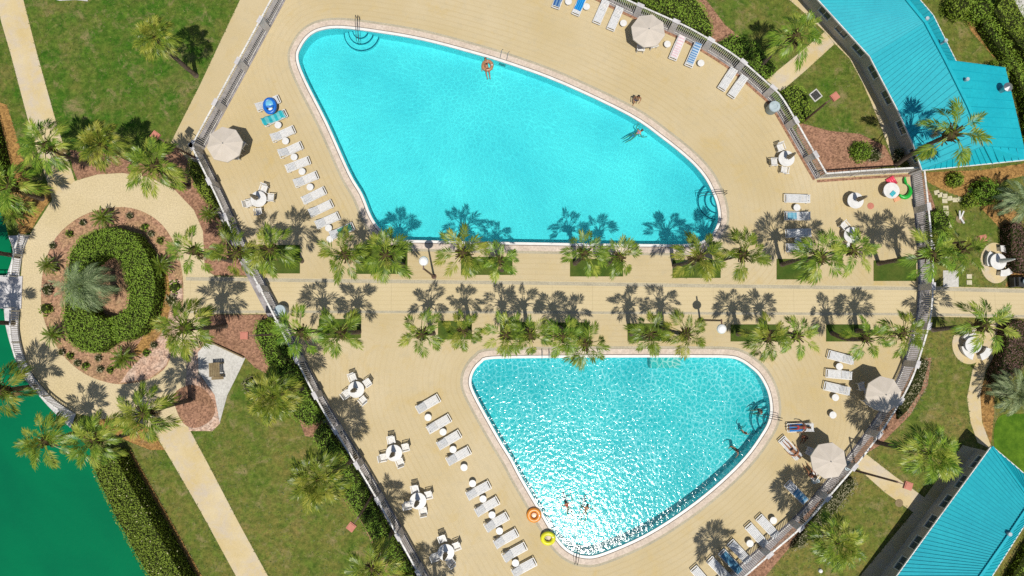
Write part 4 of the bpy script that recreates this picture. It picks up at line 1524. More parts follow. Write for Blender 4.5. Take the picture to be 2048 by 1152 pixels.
LFR, LLG, LSE, LBA = lounger_parts()
LBV = [LBA, lounger_parts(9)[3], lounger_parts(34)[3], LBA]
TOWELED = {(550, 236), (684, 462), (1119, -6), (1160, 8), (1354, 97), (1386, 111), (1594, 432), (1600, 855), (1592, 984), (1460, 1122), (1580, 896), (536, 207)}


def lounger(px, vec, label, group):
    """vec: from the head end to the foot end, in the photograph"""
    a = P(px[0] - vec[0] / 2, px[1] - vec[1] / 2, 0.33)
    b = P(px[0] + vec[0] / 2, px[1] + vec[1] / 2, 0.33)
    c = (a + b) / 2
    rz = math.atan2(b.y - a.y, b.x - a.x) + rnd.gauss(0, 0.03)
    t = thing('sun_lounger', label, 'sun lounger', (c.x, c.y, 0.01), rz, group)
    link('frame', LFR, t)
    link('seat', LSE, t)
    link('backrest', LBA if px in TOWELED else rnd.choice(LBV), t)
    for x in (-0.78, 0.78):
        for y in (-0.31, 0.31):
            link('leg', LLG, t, (x, y, 0))
    return t, c, rz


GL = 'sun loungers west of the upper pool'
VL = (48, -22)
LG = {}
for px, lab in [((536, 207), 'sun lounger under the blue float at the head of the left row'), ((550, 236), 'sun lounger under the crumpled turquoise towel'),
                ((566, 268), 'white sun lounger just below the turquoise towel lounger'), ((581, 300), 'white lounger second below the turquoise towel lounger'),
                ((596, 329), 'white lounger in the middle of the left row by the upper pool'), ((612, 359), 'white lounger in line with the dining table of the left deck'),
                ((628, 391), 'white lounger third from the palms in the left row'), ((642, 417), 'white lounger second from the palms in the left row'),
                ((655, 441), 'white lounger touching palm shadow at the lower end of the left row'), ((684, 462), 'shaded lounger with green towel under the palm by the pool corner')]:
    LG[px] = lounger(px, VL, lab, GL)
GN = 'sun loungers along the north fence'
VN = (-18, 42)
for px, lab in [((1119, -6), 'lounger with dark blue towel cut by the top edge'), ((1160, 8), 'lounger with bright blue striped towel at the top edge'),
                ((1202, 25), 'white lounger left of its twin beside the north umbrella'), ((1230, 38), 'white lounger with a side table just left of the north umbrella'),
                ((1354, 97), 'lounger with pink towel right of the north umbrella'), ((1386, 111), 'lounger with blue grey striped towel right of the north umbrella')]:
    LG[px] = lounger(px, VN, lab, GN)
for px, lab in [((1455, 159), 'white lounger left of the pair near the white gate'), ((1475, 174), 'white lounger right of the pair near the white gate')]:
    LG[px] = lounger(px, (-25, 38), lab, GN)
GE = 'sun loungers between the right palms'
for px, lab in [((1594, 397), 'white lounger at the top of the four east loungers'), ((1594, 432), 'half shaded lounger second of the four east loungers'),
                ((1596, 466), 'shaded lounger third of the four east loungers'), ((1597, 495), 'white lounger closest to the turf of the four east loungers')]:
    LG[px] = lounger(px, (-50, 0), lab, GE)
for px, vec, lab in [((1681, 715), (-46, -14), 'white lounger partly under palm fronds right of the lower pool'), ((1677, 749), (-50, -6), 'white lounger in the middle of the three right of the lower pool'),
                     ((1673, 777), (-48, -9), 'white lounger beside the table at the lower end of the right three'), ((1600, 855), (-52, 2), 'lounger with blue towel and a sunbather by the pool steps'),
                     ((1580, 896), (-34, -33), 'slanted lounger with a sunbather beside the lower umbrella'), ((1592, 984), (-34, -36), 'shaded lounger alone by the curved fence below the umbrella')]:
    LG[px] = lounger(px, vec, lab, GE)
GS = 'sun loungers along the southeast fence'
for px, lab in [((1513, 1070), 'white lounger second from right at the bottom fence'), ((1535, 1053), 'white lounger rightmost at the bottom fence beside a table'),
                ((1478, 1103), 'lounger dappled by palm shadow at the bottom fence'), ((1460, 1122), 'lounger with steel blue towel in palm shadow'),
                ((1437, 1137), 'shaded lounger left of the steel blue towel lounger'), ((1404, 1156), 'lounger cut by the bottom edge at the end of the fence row')]:
    LG[px] = lounger(px, (-32, -35), lab, GS)
GW = 'sun loungers west of the lower pool'
for px, lab in [((856, 808), 'white lounger uppermost of the row left of the lower pool'), ((878, 848), 'white lounger second in the upper four left of the lower pool'),
                ((898, 880), 'white lounger third in the upper four left of the lower pool'), ((917, 912), 'white lounger last of the upper four left of the lower pool'),
                ((957, 981), 'white lounger first after the gap in the row left of the lower pool'), ((974, 1013), 'white lounger second after the gap left of the lower pool'),
                ((993, 1044), 'white lounger left of the orange swim ring'), ((1012, 1077), 'white lounger left of the yellow swim ring'),
                ((1029, 1104), 'white lounger second from the bottom edge left of the lower pool'), ((1048, 1135), 'white lounger at the bottom edge left of the lower pool')]:
    LG[px] = lounger(px, (46, -25), lab, GW)

# towels lying on loungers
TM = {}


def towel_mat(name, c1, c2, sc, vertical=False):
    m, n, out = newmat(name)
    co = N(n, 'ShaderNodeTexCoord').outputs['Object']
    sep = N(n, 'ShaderNodeSeparateXYZ')
    n.links.new(co, sep.inputs[0])
    f = mathn(n, 'FRACT', mathn(n, 'MULTIPLY', sep.outputs[0 if vertical else 1], sc))
    col = mixc(n, ramp(n, f, 0.45, 0.55), c1, c2)
    col = mixc(n, ramp(n, noise(n, co, 6.0, 3), 0.3, 0.7), col, mixc(n, 1.0, col, (0.78, 0.78, 0.78), 'MULTIPLY'))
    principled(n, out, col, 0.9, 0.1)
    return m


def towel(key, label, m, x0=-0.9, x1=0.75, w_=0.5, seed=1, rough=0.015):
    t, c, rz = LG[key]
    rng = random.Random(seed)
    mb = MB()
    nx, ny = 22, 8
    vs = []
    from mathutils import noise as mn
    for i in range(nx):
        x = x0 + (x1 - x0) * i / (nx - 1)
        zb = 0.375 if x > -0.22 else 0.375 + (-0.22 - x) * math.tan(R(24))
        for j in range(ny):
            y = -w_ / 2 + w_ * j / (ny - 1)
            vs.append((x + rng.uniform(-1, 1) * rough * 0.5, y + mn.noise(Vector((x * 3, seed, 0))) * rough * 3, zb + 0.02 + abs(mn.noise(Vector((x * 5, y * 6, seed)))) * rough * 3))
    mb.add(vs, [(i * ny + j, (i + 1) * ny + j, (i + 1) * ny + j + 1, i * ny + j + 1) for i in range(nx - 1) for j in range(ny - 1)])
    o = mb.build('beach_towel', m, None, (c.x, c.y, 0.01), rz, True)
    sm = o.modifiers.new('thickness', 'SOLIDIFY')
    sm.thickness = 0.014
    return tag(o, label, 'towel')


towel((550, 236), 'crumpled turquoise towel on the second lounger of the left row', towel_mat('turquoise towel', (0.03, 0.40, 0.46), (0.16, 0.50, 0.52), 2.2, True), -0.95, 0.8, 0.62, 2, 0.05)
towel((684, 462), 'green towel on the shaded lounger under the palm', towel_mat('green towel', (0.05, 0.24, 0.17), (0.1, 0.30, 0.2), 3), -0.3, 0.8, 0.5, 3)
towel((1119, -6), 'dark blue towel on the lounger cut by the top edge', towel_mat('dark blue towel', (0.03, 0.10, 0.30), (0.16, 0.28, 0.42), 4.2), -0.9, 0.8, 0.54, 4)
towel((1160, 8), 'bright blue striped towel on the lounger at the top edge', towel_mat('bright blue towel', (0.012, 0.14, 0.50), (0.03, 0.34, 0.66), 6.5), -0.9, 0.55, 0.56, 5)
towel((1354, 97), 'pale pink patterned towel on a lounger right of the north umbrella', towel_mat('pink towel', (0.70, 0.50, 0.53), (0.72, 0.66, 0.66), 5, True), -0.92, 0.8, 0.5, 6)
towel((1386, 111), 'blue grey striped towel on a lounger right of the north umbrella', towel_mat('blue grey towel', (0.10, 0.24, 0.46), (0.42, 0.52, 0.62), 5.5, True), -0.92, 0.72, 0.52, 7)
towel((1594, 432), 'pale blue towel on the second of the four east loungers', towel_mat('pale blue towel', (0.14, 0.36, 0.48), (0.22, 0.44, 0.54), 3, True), 0.05, 0.75, 0.5, 8)
towel((1600, 855), 'blue towel under the sunbather by the lower pool steps', towel_mat('royal blue towel', (0.03, 0.14, 0.42), (0.05, 0.2, 0.48), 3), -0.15, 0.82, 0.54, 9)
towel((1592, 984), 'light blue towel on the shaded lounger by the curved fence', towel_mat('light blue towel', (0.10, 0.30, 0.50), (0.3, 0.46, 0.6), 4, True), -0.85, 0.1, 0.54, 10)
towel((1460, 1122), 'steel blue towel on a lounger at the bottom fence', towel_mat('steel blue towel', (0.08, 0.22, 0.34), (0.11, 0.26, 0.38), 3), -0.92, 0.75, 0.56, 11)

# ================================================================== SIDE TABLES, DINING SETS
st = MB()
st.lathe([(0.06, 0.36), (0.24, 0.375), (0.27, 0.385), (0.27, 0.41), (0.255, 0.42), (0.05, 0.422)], 22)
STT = st.mesh('table_top', M['white'], False)
st = MB()
for k in range(3):
    a = k * 2.0944
    st.beam((math.cos(a) * 0.10, math.sin(a) * 0.10, 0.37), (math.cos(a) * 0.20, math.sin(a) * 0.20, 0.0), 0.05, 0.03)
STL = st.mesh('table_legs', M['white'])
GT = 'little round side tables between the loungers'
for px, lab in [((556, 250), 'side table under the edge of the turquoise towel lounger'), ((571, 282), 'side table below the third lounger of the left row'),
                ((588, 314), 'side table below the fourth lounger of the left row'), ((604, 343), 'side table in the middle of the left row'),
                ((620, 374), 'side table lowest of the tables in the open left row'), ((657, 456), 'side table touching the last white lounger by the palms'),
                ((660, 478), 'side table under the palm by the upper pool corner'), ((1137, 3), 'side table between the two blue towels at the top edge'),
                ((1173, 13), 'side table right of the bright blue towel'), ((1247, 46), 'side table just left of the north umbrella'), ((1335, 88), 'side table left of the pink towel lounger'),
                ((1402, 126), 'side table right of the blue grey towel lounger'), ((1594, 415), 'side table between the first and second of the four east loungers'),
                ((1596, 481), 'side table between the third and fourth of the four east loungers'), ((1679, 733), 'side table between the upper two of the right three loungers'),
                ((1671, 795), 'side table right below the right three loungers'), ((1666, 830), 'side table standing alone right of the lower pool'), ((1547, 1041), 'side table at the right end of the bottom fence loungers'),
                ((1500, 1087), 'side table between the loungers at the bottom fence'), ((856, 835), 'side table below the uppermost lounger left of the lower pool'),
                ((886, 864), 'side table below the second lounger left of the lower pool'), ((906, 899), 'side table below the third lounger left of the lower pool'),
                ((928, 935), 'side table above the gap in the row left of the lower pool'), ((945, 967), 'side table below the gap in the row left of the lower pool'),
                ((966, 998), 'side table second below the gap left of the lower pool'), ((984, 1030), 'side table left of the orange swim ring'), ((999, 1062), 'side table left of the yellow swim ring'),
                ((1031, 1126), 'side table nearest the bottom edge left of the lower pool')]:
    c = P(*px, 0.41)
    t = thing('side_table', lab, 'side table', (c.x, c.y, 0.01), rnd.random() * 2, GT)
    link('table_top', STT, t)
    link('legs', STL, t)

dt = MB()
dt.lathe([(0.06, 0.69), (0.57, 0.695), (0.62, 0.70), (0.62, 0.725), (0.60, 0.735), (0.05, 0.738)], 30)
DTT = dt.mesh('table_top', M['white'])
dt = MB()
dt.lathe([(0.32, 0.0), (0.30, 0.05), (0.07, 0.10), (0.06, 0.69)], 16)
DTB = dt.mesh('pedestal', M['white'])
cu = MB()
cu.tube([(0, 0, 0.05), (0, 0, 2.45)], 0.024, 8)
CUP = cu.mesh('pole', M['lampwhite'])
cu = MB()
prof = [(0.05, 2.48), (0.09, 2.30), (0.13, 1.95), (0.17, 1.5), (0.20, 1.1), (0.15, 1.06)]
vs, fs = [], []
nn = 16
for r_, z in prof:
    for k in range(nn):
        rr = r_ * (1.0 if k % 2 else 0.62)
        a = 2 * math.pi * k / nn
        vs.append((rr * math.cos(a), rr * math.sin(a), z))
for i in range(len(prof) - 1):
    for k in range(nn):
        fs.append((i * nn + k, (i + 1) * nn + k, (i + 1) * nn + (k + 1) % nn, i * nn + (k + 1) % nn))
fs.append(tuple(range(nn)))
cu.add(vs, fs)
CUC = cu.mesh('canopy', M['tan'])
ch = MB()
for k in range(5):
    ch.box((-0.2 + k * 0.10, 0, 0.42), (0.085, 0.50, 0.025))
CSE = ch.mesh('seat', M['white'])
ch = MB()
for k in range(5):
    ch.beam((-0.24, -0.2 + k * 0.1, 0.44), (-0.36, -0.2 + k * 0.1, 0.86), 0.075, 0.02)
ch.beam((-0.36, -0.26, 0.86), (-0.36, 0.26, 0.86), 0.05, 0.05)
CBA = ch.mesh('backrest', M['white'])
ch = MB()
ch.box((0, 0, 0.63), (0.50, 0.055, 0.03))
ch.box((0.21, 0, 0.52), (0.045, 0.045, 0.2))
CAR = ch.mesh('armrest', M['white'])
ch = MB()
ch.box((0, 0, 0.2), (0.05, 0.045, 0.41))
CLG = ch.mesh('leg', M['white'])


def chair(x, y, rz, lab, group, sc=1.0):
    t = thing('patio_chair', lab, 'chair', (x, y, 0.01), rz, group)
    link('seat', CSE, t)
    link('backrest', CBA, t)
    for s in (-1, 1):
        link('armrest', CAR, t, (-0.03, s * 0.275, 0))
        for q in (-0.22, 0.22):
            link('leg', CLG, t, (q, s * 0.25, 0))
    return t


def dining(px, where, angs, closed=True, rot=0.0):
    c = P(*px, 0.72)
    t = thing('dining_table', 'round white dining table ' + where, 'table', (c.x, c.y, 0.01), 0, 'round white dining tables')
    link('table_top', DTT, t)
    link('pedestal', DTB, t)
    if closed:
        u = thing('closed_umbrella', 'closed tan umbrella through the table ' + where, 'umbrella', (c.x, c.y, 0.0), 0.4, 'closed umbrellas on the dining tables')
        link('pole', CUP, u)
        link('canopy', CUC, u)
    for a, side in angs:
        g = R(a)
        rr = 0.86 + rnd.uniform(-0.05, 0.1)
        chair(c.x + math.cos(g) * rr, c.y + math.sin(g) * rr, g + math.pi + rnd.uniform(-0.25, 0.25), 'white chair, %s side of the table %s' % (side, where), 'white chairs at the dining tables')


dining((517, 398), 'left of the upper pool', [(70, 'top'), (10, 'right'), (200, 'left'), (265, 'lower')])
dining((712, 779), 'just below the left lower palms', [(110, 'top'), (30, 'right'), (205, 'left'), (300, 'lower')])
dining((788, 906), 'second down the west fence', [(105, 'top'), (25, 'right'), (205, 'left'), (300, 'lower')])
dining((836, 1002), 'third down the west fence', [(108, 'top'), (28, 'right'), (205, 'left'), (295, 'lower')])
dining((892, 1105), 'nearest the bottom edge', [(108, 'top'), (28, 'right'), (205, 'left'), (295, 'lower')])
dining((1573, 317), 'inside the northeast fence', [(110, 'top'), (195, 'left'), (265, 'lower')])
dining((1711, 401), 'alone on the northeast deck', [])
dining((1704, 470), 'half hidden by a right palm', [(120, 'top'), (265, 'lower')])
dining((1783, 381), 'beside the floats in the northeast corner', [], False)

# ================================================================== OPEN UMBRELLAS
um = MB()
um.tube([(0, 0, 0.0), (0, 0, 2.62)], 0.028, 10)
UMP = um.mesh('pole', M['steel'])
um = MB()
um.lathe([(0.30, 0.0), (0.30, 0.08), (0.06, 0.14), (0.05, 0.3)], 18)
UMB = um.mesh('base', M['stucco'])
um = MB()
vs, fs = [(0, 0, 2.62)], []
rad = [0.25, 0.55, 0.85, 1.12, 1.34]
for i, r_ in enumerate(rad):
    for k in range(32):
        a = 2 * math.pi * k / 32
        oc = math.cos(math.pi / 8) / math.cos((a % (math.pi / 4)) - math.pi / 8)
        sag = (1 - abs(((k % 4) - 2) / 2.0)) * 0.05 * (r_ / 1.3)
        vs.append((r_ * oc * math.cos(a), r_ * oc * math.sin(a), 2.62 - 0.36 * (r_ / 1.34) ** 1.1 - sag))
for k in range(32):
    a = 2 * math.pi * k / 32
    oc = math.cos(math.pi / 8) / math.cos((a % (math.pi / 4)) - math.pi / 8)
    vs.append((1.35 * oc * math.cos(a), 1.35 * oc * math.sin(a), 2.14 - (0.03 if k % 4 == 2 else 0)))
fs += [(0, 1 + k, 1 + (k + 1) % 32) for k in range(32)]
for i in range(5):
    b = 1 + i * 32
    fs += [(b + k, b + 32 + k, b + 32 + (k + 1) % 32, b + (k + 1) % 32) for k in range(32)]
um.add(vs, fs)
UMC = um.mesh('canopy', M['canvas'])
um = MB()
for k in range(8):
    a = k * math.pi / 4
    um.beam((0.05 * math.cos(a), 0.05 * math.sin(a), 2.585), (1.31 * math.cos(a), 1.31 * math.sin(a), 2.21), 0.02, 0.025)
um.lathe([(0.05, 2.63), (0.04, 2.68), (0.01, 2.71)], 10)
UMR = um.mesh('ribs', M['steel'])
for px, lab, s in [((448, 288), 'open beige octagonal umbrella at the west fence corner', 1.02), ((1297, 60), 'open beige octagonal umbrella at the north fence', 0.98),
                   ((1769, 789), 'open beige octagonal umbrella at the east fence with palm shadow on it', 1.0), ((1659, 922), 'open beige octagonal umbrella beside the sunbathers', 1.0)]:
    c = P(*px, 2.4)
    t = thing('patio_umbrella', lab, 'umbrella', (c.x, c.y, 0.01), rnd.random(), 'open beige umbrellas')
    for nm, d in (('pole', UMP), ('base', UMB), ('canopy', UMC), ('ribs', UMR)):
        o = link(nm, d, t)
        if nm in ('canopy', 'ribs'):
            o.scale = (s, s, 1)
GU = 'white chairs under the open umbrellas'
for px, rz, lab in [((473, 312), 1.4, 'white chair just outside the west umbrella shade'), ((484, 290), 2.6, 'shaded chair right of the west umbrella'), ((1281, 97), 1.5, 'white chair below the north umbrella'),
                    ((1306, 90), 1.9, 'shaded chair at the lower right of the north umbrella'), ((1722, 772), 0.2, 'white chair in the shade left of the east umbrella'),
                    ((1735, 801), 0.9, 'pale chair at the lower left of the east umbrella'), ((1618, 902), -0.4, 'grey blue chair in the shade of the lower umbrella'),
                    ((1627, 950), 0.9, 'white chair left of the lower umbrella')]:
    c = P(*px, 0.4)
    chair(c.x, c.y, rz, lab, GU)

# ================================================================== LAMPS, LIGHT POLES, BINS
def round_lamp(base_px, top_px, arm, lab):
    b = P(*base_px)
    h = 5.3
    tp = P(*top_px, h)
    t = thing('street_lamp', lab, 'lamp', (b.x, b.y, 0.01))
    q = tp - b
    mb = MB()
    mb.tube([(0, 0, 0), (q.x * 0.5, q.y * 0.5, h * 0.5), (q.x, q.y, h)], [0.085, 0.075, 0.065], 10)
    mb.lathe([(0.2, 0), (0.2, 0.06), (0.1, 0.1)], 14)
    mb.build('pole', M['brownmetal'], t)
    mb = MB()
    mb.beam((q.x, q.y - (0.1 if arm > 0 else -0.1), h - 0.02), (q.x, q.y + arm, h + 0.06), 0.09, 0.07)
    mb.build('arm', M['brownmetal'], t)
    mb = MB()
    mb.lathe([(0.31, h - 0.09), (0.34, h - 0.02), (0.30, h + 0.10), (0.18, h + 0.19), (0.03, h + 0.22)], 24, (q.x, q.y + arm, 0))
    mb.build('lamp_shade', M['lampwhite'], t, smooth=False)


round_lamp((868, 553), (847, 537), 0.52, 'brown pole lamp with round white shade above the central walk')
round_lamp((1400, 640), (1443, 641), -0.58, 'brown pole lamp with round white shade above the lower pool')


def flood(base_px, top_px, dirv, lab, h=5.9, mat='rust'):
    b = P(*base_px)
    tp = P(*top_px, h)
    q = Vector((tp.x - b.x, tp.y - b.y, 0))
    t = thing('light_pole', lab, 'light pole', (b.x, b.y, 0.0), 0, 'brown light poles with square heads')
    mb = MB()
    mb.tube([(0, 0, 0), (q.x, q.y, h)], [0.085, 0.07], 10)
    mb.build('pole', M['brownmetal'], t)
    d = Vector((dirv[0], dirv[1], 0)).normalized()
    a = math.atan2(d.y, d.x)
    mb = MB()
    mb.beam((q.x, q.y, h - 0.05), (q.x + d.x * 0.5, q.y + d.y * 0.5, h), 0.06, 0.06)
    mb.build('arm', M['brownmetal'], t)
    mb = MB()
    mb.box((q.x + d.x * 0.72, q.y + d.y * 0.72, h + 0.02), (0.52, 0.52, 0.20), a)
    mb.box((q.x + d.x * 0.72, q.y + d.y * 0.72, h + 0.13), (0.40, 0.40, 0.04), a)
    mb.build('lamp_head', M[mat], t)


flood((390, 315), (328, 283), (-0.5, 0.35), 'light pole beside the walkway corner northwest of the deck', 5.6)
flood((566, 668), (510, 671), (-1, 0.0), 'light pole whose square head hangs over the red mulch by the bench', 5.6)
flood((1605, 245), (1653, 205), (1, 0.7), 'light pole with square head over the northeast lawn', 4.9)
flood((1711, 941), (1795, 964), (1, -0.35), 'light pole with square head over the southeast walkway', 5.9)
flood((748, 984), (716, 1036), (-0.6, -0.8), 'light pole with square head over the southwest fence hedge', 5.6)
flood((784, 1105), (756, 1150), (-0.5, -0.8), 'light pole cut by the bottom edge beside the west fence', 5.6)
flood((1847, 492), (1944, 482), (1, 0.2), 'light pole with square head over the round patio lawn', 5.6)


def litter_bin(px, lab, r_=0.36):
    c = P(*px, 0.9)
    t = thing('litter_bin', lab, 'bin', (c.x, c.y, 0.01), 0, 'round litter bins')
    mb = MB()
    mb.lathe([(r_ * 0.85, 0), (r_, 0.1), (r_, 0.86), (r_ * 1.04, 0.9)], 22)
    mb.build('body', M['bin'], t)
    mb = MB()
    mb.lathe([(r_ * 1.06, 0.905), (r_ * 0.98, 0.98), (r_ * 0.5, 1.0), (r_ * 0.44, 0.96)], 22)
    mb.build('lid', M['binlid'], t)


litter_bin((1549, 213), 'round blue grey bin by the white gate of the curved fence', 0.42)
litter_bin((560, 621), 'round blue grey bin by the west fence at the central walk', 0.42)
litter_bin((1695, 931), 'round blue grey bin by the fence beside the lower umbrella', 0.36)

# ================================================================== BENCH, STONES, HATCHES, PATIO BENCHES
c = P(440, 738)
t = thing('wooden_bench', 'brown wooden bench with slatted top on the grey concrete pad', 'bench', (c.x, c.y, 0.05), R(4))
mb = MB()
for k in range(6):
    mb.box((-0.42 + k * 0.135, 0, 0.78), (0.12, 1.05, 0.04))
mb.build('top', M['wood'], t)
for s in (-1, 1):
    mb = MB()
    mb.box((0.32, s * 0.45, 0.38), (0.1, 0.1, 0.74))
    mb.box((-0.38, s * 0.45, 0.38), (0.1, 0.1, 0.74))
    mb.box((-0.03, s * 0.45, 0.2), (0.62, 0.08, 0.08))
    mb.build('trestle', M['wood'], t)
mb = MB()
mb.box((-0.02, -0.66, 0.42), (0.9, 0.22, 0.05))
mb.build('seat', M['wood'], t)
c = P(452, 712)
mb = MB()
a, b = P(418, 682), P(489, 715)
mb.beam((a - c) + Vector((0, 0, 0.12)), (b - c) + Vector((0, 0, 0.12)), 0.09, 0.24)
tag(mb.build('timber_edging', M['wood'], None, (c.x, c.y, 0)), 'dark timber edging between red mulch and concrete pad', 'edging')

sp = [((1873, 385), 12), ((1880, 390), 12), ((1889, 392), 0), ((1889, 402), 0), ((1899, 397), 8), ((1910, 400), 0), ((1920, 399), -15), ((1934, 394), -30), ((1941, 381), 30),
      ((1891, 416), 0), ((1892, 427), 0), ((1894, 444), 10), ((1898, 455), 25), ((1938, 553), 0), ((1938, 565), 0)]
where = ['leading from the building corner', 'second from the building corner', 'at the path junction, upper one', 'at the path junction, lower one', 'first right of the junction', 'second right of the junction',
         'third right of the junction', 'tilted one at the right end of the arc', 'pink grey one nearest the dark bush', 'upper of the pair below the junction', 'lower of the pair below the junction',
         'upper of the pair next to the shrubs', 'tilted one next to the shrubs', 'upper of the pair above the walkway', 'lower of the pair above the walkway']
for (px, a), wh in zip(sp, where):
    c = P(*px)
    mb = MB()
    mb.box((0, 0, 0.015), (0.40, 0.34, 0.06))
    tag(mb.build('stepping_stone', M['stone'], None, (c.x, c.y, 0), R(a)), 'square pale stepping stone ' + wh, 'stepping stone', 'stepping stones on the east lawn')

c = P(1631, 191)
t = thing('drain_hatch', 'dark square drain hatch in a pale frame on the northeast lawn', 'hatch', (c.x, c.y, 0), R(38))
mb = MB()
mb.box((0, 0, 0.02), (0.78, 0.78, 0.06))
mb.build('frame', M['concrete'], t)
mb = MB()
for k in range(7):
    mb.box((-0.26 + k * 0.087, 0, 0.06), (0.07, 0.6, 0.03))
mb.build('grate', M['dark'], t)
c = P(1798, 1006)
mb = MB()
mb.lathe([(0.3, 0), (0.3, 0.03), (0.22, 0.04)], 24)
tag(mb.build('round_manhole', M['wood'], None, (c.x, c.y, 0.0)), 'round brown manhole cover on the southeast lawn', 'manhole')
c = P(1640, 1141)
mb = MB()
mb.lathe([(0.16, 0), (0.14, 0.16), (0.05, 0.22)], 16)
tag(mb.build('ground_light', M['lampwhite'], None, (c.x, c.y, 0.0)), 'small round pale ground light on the lawn at the bottom edge', 'light')
c = P(1920, 438)
t = thing('lawn_ornament', 'white forked ornament on a dark patch beside the stepping stones', 'ornament', (c.x, c.y, 0), R(10))
mb = MB()
mb.lathe([(0.34, 0.0), (0.34, 0.03)], 16)
mb.build('base', M['wood'], t)
mb = MB()
mb.beam((-0.05, 0.0, 0.03), (-0.18, 0.62, 0.42), 0.11, 0.09)
mb.beam((0.0, 0.0, 0.03), (0.14, 0.55, 0.40), 0.11, 0.09)
mb.beam((0.02, 0.05, 0.05), (0.1, -0.4, 0.2), 0.13, 0.09)
mb.build('fork', M['white'], t)


def curved_bench(cx, cy, rr, a0, a1, lab):
    c = P(cx, cy)
    t = thing('curved_bench', lab, 'bench', (c.x, c.y, 0.035), 0, 'white curved benches on the round patios')
    n = 8
    for nm, z0, z1, r0, r1 in (('seat', 0.38, 0.45, rr - 0.24, rr + 0.24), ('support', 0.0, 0.379, rr - 0.14, rr + 0.14)):
        mb = MB()
        vs, fs = [], []
        for i in range(n + 1):
            a = R(a0 + (a1 - a0) * i / n)
            ins = 0.0 if nm == 'seat' else 0.1
            for q, z in ((r0, z0), (r1, z0), (r1, z1), (r0, z1)):
                vs.append((q * math.cos(a), q * math.sin(a), z))
        for i in range(n):
            for k in range(4):
                fs.append((i * 4 + k, i * 4 + (k + 1) % 4, (i + 1) * 4 + (k + 1) % 4, (i + 1) * 4 + k))
        fs += [(3, 2, 1, 0), (n * 4, n * 4 + 1, n * 4 + 2, n * 4 + 3)]
        mb.add(vs, fs)
        mb.build(nm, M['white'], t)


for (cx, cy), spans, wh in (((1996, 523), ((35, 95), (140, 200), (-100, -50)), ('top', 'left', 'lower')), ((1946, 690), ((95, 150), (185, 250), (-75, -15)), ('upper left', 'lower left', 'lower right'))):
    nm = 'upper round patio' if cy < 600 else 'lower round patio'
    for (a0, a1), q in zip(spans, wh):
        curved_bench(cx, cy, 0.95, a0, a1, 'white curved bench on the %s side of the %s' % (q, nm))
    c = P(cx, cy, 0.7)
    t = thing('patio_table', 'round white table in the middle of the ' + nm, 'table', (c.x, c.y, 0.035), 0, 'white tables on the round patios')
    link('table_top', DTT, t)
    link('pedestal', DTB, t)
c = P(2010, 520, 0.7)
u = thing('closed_umbrella', 'closed white umbrella in the middle of the upper round patio', 'umbrella', (P(1996, 523, 0.7).x, P(1996, 523, 0.7).y, 0.03), 1.0)
o = link('pole', CUP, u)
mb = MB()
mb.v, mb.f, mb.m = list(cu.v), list(cu.f), list(cu.m)
vs2, fs2 = vs, fs
mb = MB()
mb.lathe([(0.03, 2.46), (0.07, 2.3), (0.12, 1.9), (0.17, 1.4), (0.19, 1.0), (0.1, 0.97)], 12)
mb.build('canopy', M['white'], u)

# utility cart by the walkway at the right edge
c = P(2032, 565)
t = thing('pool_cart', 'dark utility cart with pale blue tub by the walkway at the right edge', 'cart', (c.x, c.y, 0))
mb = MB()
mb.box((0, 0, 0.45), (1.3, 0.7, 0.5))
mb.box((-0.5, 0, 0.85), (0.08, 0.7, 0.4))
mb.build('frame', M['dark'], t)
mb = MB()
mb.lathe([(0.2, 0.71), (0.26, 1.0), (0.22, 1.0), (0.18, 0.76)], 16, (0.1, 0.02, 0))
mb.build('tub', M['binlid'], t)
for x in (-0.45, 0.45):
    for y in (-0.37, 0.37):
        mb = MB()
        mb.tube([(x, y - 0.03, 0.16), (x, y + 0.03, 0.16)], 0.16, 14)
        mb.build('wheel', M['dark'], t)


# ================================================================== POOL HARDWARE
def hoop(mb, a, b, z0, z1, r_=0.025):
    a, b = Vector(a), Vector(b)
    pts = []
    for k in range(11):
        t = k / 10
        p = a.lerp(b, t)
        p.z = z0 + (z1 - z0) * t + math.sin(math.pi * t) * 0.55 + 0.2 * math.sin(math.pi * min(1, t * 2)) * (1 if t < 0.5 else 0)
        pts.append(p)
    mb.tube(pts, r_, 8)


def ladder(deck_px, wat_px, side, lab):
    a, b = P(*deck_px), P(*wat_px)
    t = thing('pool_ladder', lab, 'pool ladder', (a.x, a.y, 0.0), 0, 'steel pool ladders')
    d = (b - a)
    s = Vector((-d.y, d.x, 0)).normalized()
    for q in (-1, 1):
        mb = MB()
        hoop(mb, s * q * side, d + s * q * side, 0.05, -0.5)
        mb.build('rail', M['steel'], t)
    for z in (-0.25, -0.5):
        mb = MB()
        mb.beam(d + s * side + Vector((0, 0, z)), d - s * side + Vector((0, 0, z)), 0.09, 0.04)
        mb.build('tread', M['steel'], t)


ladder((1013, 101), (1004, 126), 0.27, 'steel ladder over the north edge of the upper pool')
ladder((1091, 697), (1091, 722), 0.27, 'steel ladder under the palms of the lower pool')


def handrail(a_px, b_px, lab):
    a, b = P(*a_px), P(*b_px)
    t = thing('pool_handrail', lab, 'handrail', (a.x, a.y, 0), 0, 'handrails at the round pool steps')
    d = b - a
    s = Vector((-d.y, d.x, 0)).normalized() * 0.09
    for q in (-1, 1):
        mb = MB()
        mb.tube([s * q, s * q + Vector((0, 0, 0.85)), s * q + d * 0.25 + Vector((0, 0, 0.92)), s * q + d * 0.8 + Vector((0, 0, 0.5)), s * q + d + Vector((0, 0, 0.35)), s * q + d + Vector((0, 0, -0.5))], 0.022, 8)
        mb.build('rail', M['dark'], t)


